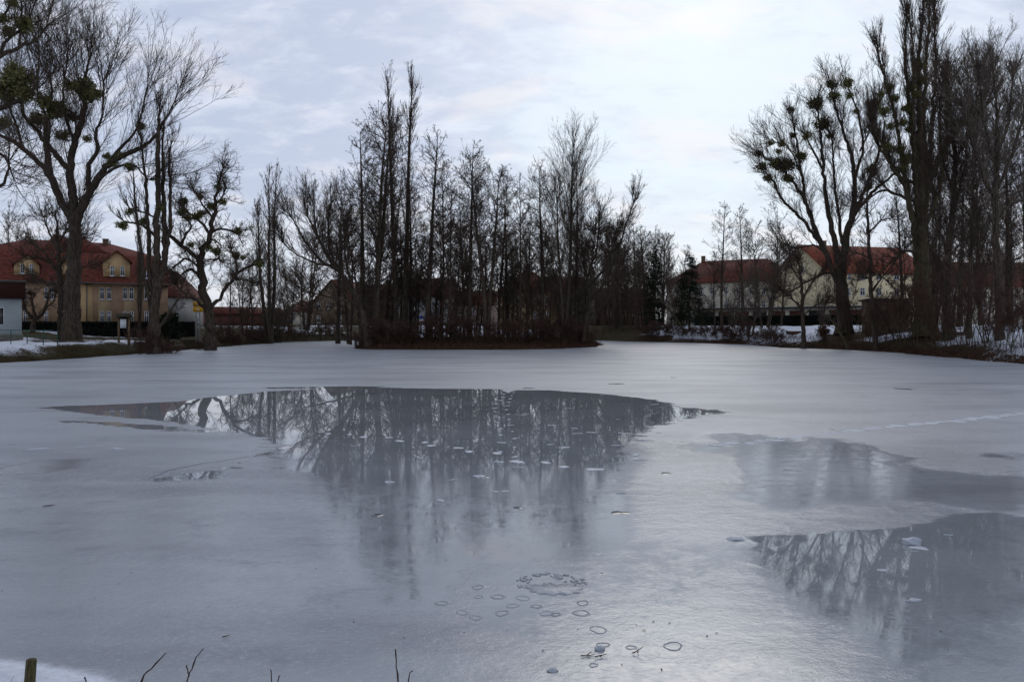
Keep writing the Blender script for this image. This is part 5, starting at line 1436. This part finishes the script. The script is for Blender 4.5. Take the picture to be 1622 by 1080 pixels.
bits = [lump_mesh('ice_fragment', s, RIM_L) for s in range(3)]
for i in range(46):
    a = rgp.uniform(-0.25, math.pi + 0.3); rr = rgp.uniform(0.75, 1.35)
    x0, y0 = ice_pt(870, 926)
    o = new_obj('ice_fragment', bits[i % 3]); o.location = (x0 + math.cos(a) * 0.27 * rr + rgp.uniform(-.05, .05), y0 + math.sin(a) * 0.30 * rr, 0.003)
    s_ = rgp.uniform(0.008, 0.024); o.scale = (s_ * 1.4, s_, s_ * 0.5); o.rotation_euler = (0, 0, rgp.uniform(0, 6))
    tag(o, 'small ice crumb strewn round the flat refrozen plate', 'ice fragment', 'ice crumbs round the refrozen plate')
for px, py, wpx, hh, lab in ((1444, 861, 15, 0.55, 'largest white lump of ice, standing on the wet ice before the east bank reflection'), (1165, 854, 14, 0.22, 'flat pale lump of ice lying alone at the edge of the wet ice'),
                             (1449, 950, 10, 0.15, 'flat pale ice chip amid the mirrored tree crowns'), (1398, 903, 9, 0.12, 'smaller pale ice chip between the largest lump and the flat chip'),
                             (697, 793, 7, 0.3, 'small white ice lump at the near rim of the big wet patch'), (617, 764, 9, 0.2, 'group-like ragged ice lump out on the wet patch'), (760, 755, 11, 0.18, 'long ragged ice lump by the dark hole in the wet patch'),
                             (800, 778, 7, 0.15, 'small ice lump nearest the rim below the twin lines of footprints'), (785, 779, 6, 0.2, 'thin ice chip beside the rim of the big wet patch'), (1455, 868, 14, 0.12, 'flat ice slab leaning against the largest white lump'),
                             (950, 1028, 9, 0.5, 'white snowy lump frozen in beside a short brown stick'), (875, 1062, 9, 0.35, 'snowy lump with a brown leaf stuck to it near the shore')):
    x_, y_ = ice_pt(px, py); o = new_obj('ice_lump', lump_mesh('ice_lump', px, ICEW)); s_ = wpx * y_ / F
    o.location = (x_, y_, 0.15 * s_ * hh); o.scale = (s_, s_ * 0.8, s_ * hh); o.rotation_euler = (0, 0, rgp.uniform(-0.4, 0.4))
    tag(o, lab, 'ice lump')
for i in range(16):     # small crumbs of snow on the wet ice
    px = rgp.uniform(520, 1060) if i < 14 else rgp.uniform(1250, 1600); py = rgp.uniform(640, 790) if i < 14 else rgp.uniform(835, 960)
    x_, y_ = ice_pt(px, py); o = new_obj('frost_patch', prints[i % 4]); s_ = rgp.uniform(0.02, 0.07) if i < 14 else rgp.uniform(0.02, 0.07); o.scale = (s_ * 1.5, s_, 1); o.location = (x_, y_, 0.004); o.rotation_euler = (0, 0, rgp.uniform(-.3, .3))
    tag(o, 'small white frost patch on the dark wet ice' if i < 14 else 'small white frost patch among the mirrored east bank trees', 'frost patch', 'frost patches on the big wet patch' if i < 14 else 'frost patches on the eastern wet patch')
for px, py, wpx, lab in ((975, 608, 10, 'thin dark melt hole just past the far edge of the big wet patch'), (1067, 598, 6, 'small dark melt hole alone on the far pale ice'), (1430, 616, 12, 'long dark melt hole on the pale ice toward the east bank'), (825, 656, 9, 'dark melt hole beside the footprints toward the island'),
                         (838, 615, 8, 'dark melt hole touching the far rim of the big wet patch'), (1055, 750, 9, 'oval dark melt hole on pale ice east of the wet patch'), (982, 812, 12, 'broad dark melt hole on pale ice below the wet patch'), (820, 804, 7, 'small dark melt hole at the near rim of the wet patch'),
                         (597, 816, 9, 'dark melt hole in the pale ice below the leaning reflections'), (420, 720, 16, 'dark starred melt hole with radiating cracks on the western ice'), (76, 801, 7, 'small dark melt hole alone on the dull western ice'), (762, 755, 11, 'dark melt hole with a ragged ice lump on it')):
    x_, y_ = ice_pt(px, py); o = new_obj('melt_hole', disc_mesh('melt_hole', px, HOLE, 1, 0.8, 0.005, 16, 0.25)); s_ = wpx * y_ / F
    o.location = (x_, y_, 0.001); o.scale = (s_, s_ * 1.5, 1); tag(o, lab, 'melt hole')
# cracks
CRK = mat('ice_crack', (0.12, 0.135, 0.155), rough=0.4, var=0.3, scale=20)
for pts, lab in (([(428, 719), (500, 711), (590, 706)], 'long thin crack running from the starred hole toward the big wet patch'), ([(424, 722), (470, 728), (540, 726)], 'shorter crack from the starred hole, bending toward the shore'),
                 ([(412, 722), (360, 728), (300, 738), (230, 757)], 'crack from the starred hole toward the west bank'), ([(430, 717), (450, 706), (480, 697)], 'short crack from the starred hole toward the mirrored trees'),
 ([(1110, 656), (1200, 662), (1300, 671)], 'faint crack starting at the pointed tip of the big wet patch')):
    P = smooth_line([(*ice_pt(*p), 0.001, 1.0) for p in pts], 0.25); rng = np.random.default_rng(len(lab))
    P[:, :2] += rng.normal(0, 0.05, (len(P), 2)); w_ = 0.016 * (0.3 + rng.random(len(P))); tn = nrm(np.gradient(P[:, :2], axis=0)); nn = np.stack([-tn[:, 1], tn[:, 0]], 1) * w_[:, None]
    v = np.concatenate([np.c_[P[:, :2] + nn, np.full(len(P), 0.003)], np.c_[P[:, :2] - nn, np.full(len(P), 0.003)]]); k_ = len(P)
    mb = MB(); mb.add(v, q=[(i, k_ + i, k_ + i + 1, i + 1) for i in range(k_ - 1)]); tag(mb.build('ice_crack', CRK), lab, 'crack')
LEAF = mat('fallen_leaf', (0.10, 0.055, 0.03), var=0.4, scale=30.0)
leaf = MB(); leaf.add([(-1, 0, 0.0), (-0.4, -0.45, 0.12), (0.4, -0.4, 0.08), (1, 0, 0.25), (0.45, 0.42, 0.1), (-0.35, 0.5, 0.16), (0, 0, -0.02)], t=[(0, 1, 6), (1, 2, 6), (2, 3, 6), (3, 4, 6), (4, 5, 6), (5, 0, 6)]); leaf = leaf.mesh('fallen_leaf', LEAF)
spots = [(149, 948), (188, 925), (208, 907), (3, 936), (885, 937), (1035, 984), (953, 908), (1048, 1061), (880, 1062), (735, 1002), (725, 1003), (915, 997), (985, 1053), (803, 998), (1135, 1002), (1120, 1008), (1286, 1005), (1102, 841), (1020, 998), (1060, 986), (1075, 985), (1008, 990), (500, 900), (860, 1030), (1200, 1040), (640, 1010), (560, 985), (1490, 1000), (330, 960)]
for i, (px, py) in enumerate(spots):
    x_, y_ = ice_pt(px, py); o = new_obj('fallen_leaf', leaf); s_ = rgp.uniform(0.007, 0.015); o.location = (x_, y_, 0.004); o.scale = (s_ * 1.3, s_, s_); o.rotation_euler = (rgp.uniform(-.3, .3), rgp.uniform(-.2, .2), rgp.uniform(0, 6))
    tag(o, 'tiny brown fallen leaf frozen on the near ice', 'leaf', 'fallen leaves on the near ice')
for px, py, ln, lab in ((933, 1040, 0.12, 'short brown stick lying on the ice beside the snowy lump'), (953, 1042, 0.10, 'short forked stick on the ice, the paler of two by the snowy lump'), (1012, 1036, 0.10, 'short stick on the ice, lying apart toward the pale frozen ring'), (358, 1010, 0.06, 'tiny forked stick alone on the dull western ice')):
    x_, y_ = ice_pt(px, py); rng = np.random.default_rng(px)
    pts = grow(np.zeros((2, 3)) + np.array([[0, 0, 0.012], [ln * 0.4, 0.004, 0.012]]), nrm(np.array([[1, 0.2, 0.0], [0.6, 0.8, 0.15]])), np.array([ln, ln * 0.5]), 5, rng, 0.12, 0)
    o = MB().tube(pts, np.tile(np.linspace(0.005, 0.002, 6), (2, 1)), 5).build('stick', LEAF); o.location = (x_ - ln / 2, y_, 0); tag(o, lab, 'stick')

# ------------------------------------------------------------------ near shore: post, twigs, dry grass
d = 5.55; x0 = X(46, d); zg = gz(x0, d); zt = Z(1044, d)
r = empty('wooden_post', (x0, d, zg), 0.2, 'weathered mossy wooden post sticking out of the snow at the near shore', 'post')
r.rotation_euler = (0, R(4), 0.2)
P = np.array([[[0, 0, -0.3], [0, 0, (zt - zg) * 0.5], [0, 0, (zt - zg) - 0.006], [0, 0, zt - zg]]])
MOSSY = mat('mossy_post_wood', (0.10, 0.085, 0.035), var=0.65, scale=26.0, stretch=(2.5, 2.5, 0.5), bump=0.004)
MB().tube(P, np.array([[0.036, 0.034, 0.033, 0.030]]), 20, cap=True).build('shaft', MOSSY, r, False)
SH = mat('shoot_bark', (0.045, 0.022, 0.016), var=0.4, scale=40.0)


def shoot(label, chains, d, seed):
    """chains of photo points at distance d, width in pixels"""
    x0 = X(chains[0][0][0], d); zg = gz(x0, d)
    r = empty('bare_shoot', (x0, d, zg), 0, label, 'shoot')
    for i, c in enumerate(chains):
        pts = [(X(a, d + 0.05 * i * k) - x0, 0.05 * i * k, Z(b, d + 0.05 * i * k) - zg, w * d / F / 2) for k, (a, b, w) in enumerate(c)]
        P = smooth_line([(p[0], p[1], p[2], p[3]) for p in pts], 0.03)
        P[:, 3] = np.interp(np.linspace(0, 1, len(P)), np.linspace(0, 1, len(pts)), [p[3] for p in pts])
        rng = np.random.default_rng(seed + i); P[1:, :3] += rng.normal(0, 0.0016, (len(P) - 1, 3))
        for k in range(3, len(P) - 1, 4): P[k, 3] *= 1.5          # buds
        MB().tube(P[None, :, :3], P[None, :, 3], 6).build('stem' if i == 0 else 'side_stem', SH, r, True)


def foot(px, d): return (px, HY + (CH - gz(X(px, d), d)) * F / d + 8)


D4 = 4.7
f_ = foot(212, D4); shoot('bare slanting shoot at the near shore, second plant along from the post', [[(f_[0], f_[1], 4), (222, 1082, 3.2), (240, 1058, 2.6), (262, 1034, 1.6)]], D4, 1)
f_ = foot(286, D4); shoot('bare forked shoot curving upward at the near shore', [[(f_[0], f_[1], 4), (296, 1078, 3), (304, 1060, 2.4), (311, 1040, 2), (322, 1026, 1.4)], [(300, 1070, 2), (297, 1060, 1.8), (295, 1052, 1.3)]], D4, 4)
f_ = foot(430, D4); shoot('short upright shoot at the near shore showing only its tip', [[(f_[0], f_[1], 3), (430, 1078, 2.2), (429, 1060, 1.5)], [(436, 1100, 2), (441, 1076, 1.6), (443, 1069, 1.2)]], D4, 7)
f_ = foot(632, D4); shoot('tall straight reddish shoot at the near shore', [[(f_[0], f_[1], 4), (631, 1085, 2.8), (628, 1055, 2.4), (627, 1027, 1.6)]], D4, 9)
f_ = foot(642, D4); shoot('short slanting shoot next to the tall straight one', [[(f_[0], f_[1], 3), (646, 1080, 2), (654, 1062, 1.6)]], D4, 11)
f_ = foot(136, D4); shoot('tiny curved shoot tip in the snow near the sunken footprint', [[(f_[0], f_[1], 3), (136, 1080, 2), (133, 1074, 1.3)]], D4, 13)
d = 5.3; x0 = X(14, d); zg = gz(x0, d); rng = np.random.default_rng(44)
n = 16; e = nrm(np.stack([rng.normal(0.25, 0.45, n), rng.normal(0, 0.3, n), np.ones(n)], 1))
r = empty('grass_tuft', (x0, d, zg), 0, 'sparse tuft of dry bent grass beside the mossy post', 'grass tuft')
MB().tube(grow(np.stack([rng.normal(0, 0.03, n), rng.normal(0, 0.03, n), np.full(n, -0.02)], 1), e, rng.uniform(0.10, 0.24, n), 7, rng, 0.12, -0.12), np.tile(np.linspace(0.0022, 0.0008, 8), (n, 1)), 4).build('blade', mat('dry_grass_blade', (0.07, 0.055, 0.045), var=0.4, scale=30), r)
print('tris', sum(len(m.polygons) * 2 for m in bpy.data.meshes) / 1e6, 'objects', len(bpy.data.objects))
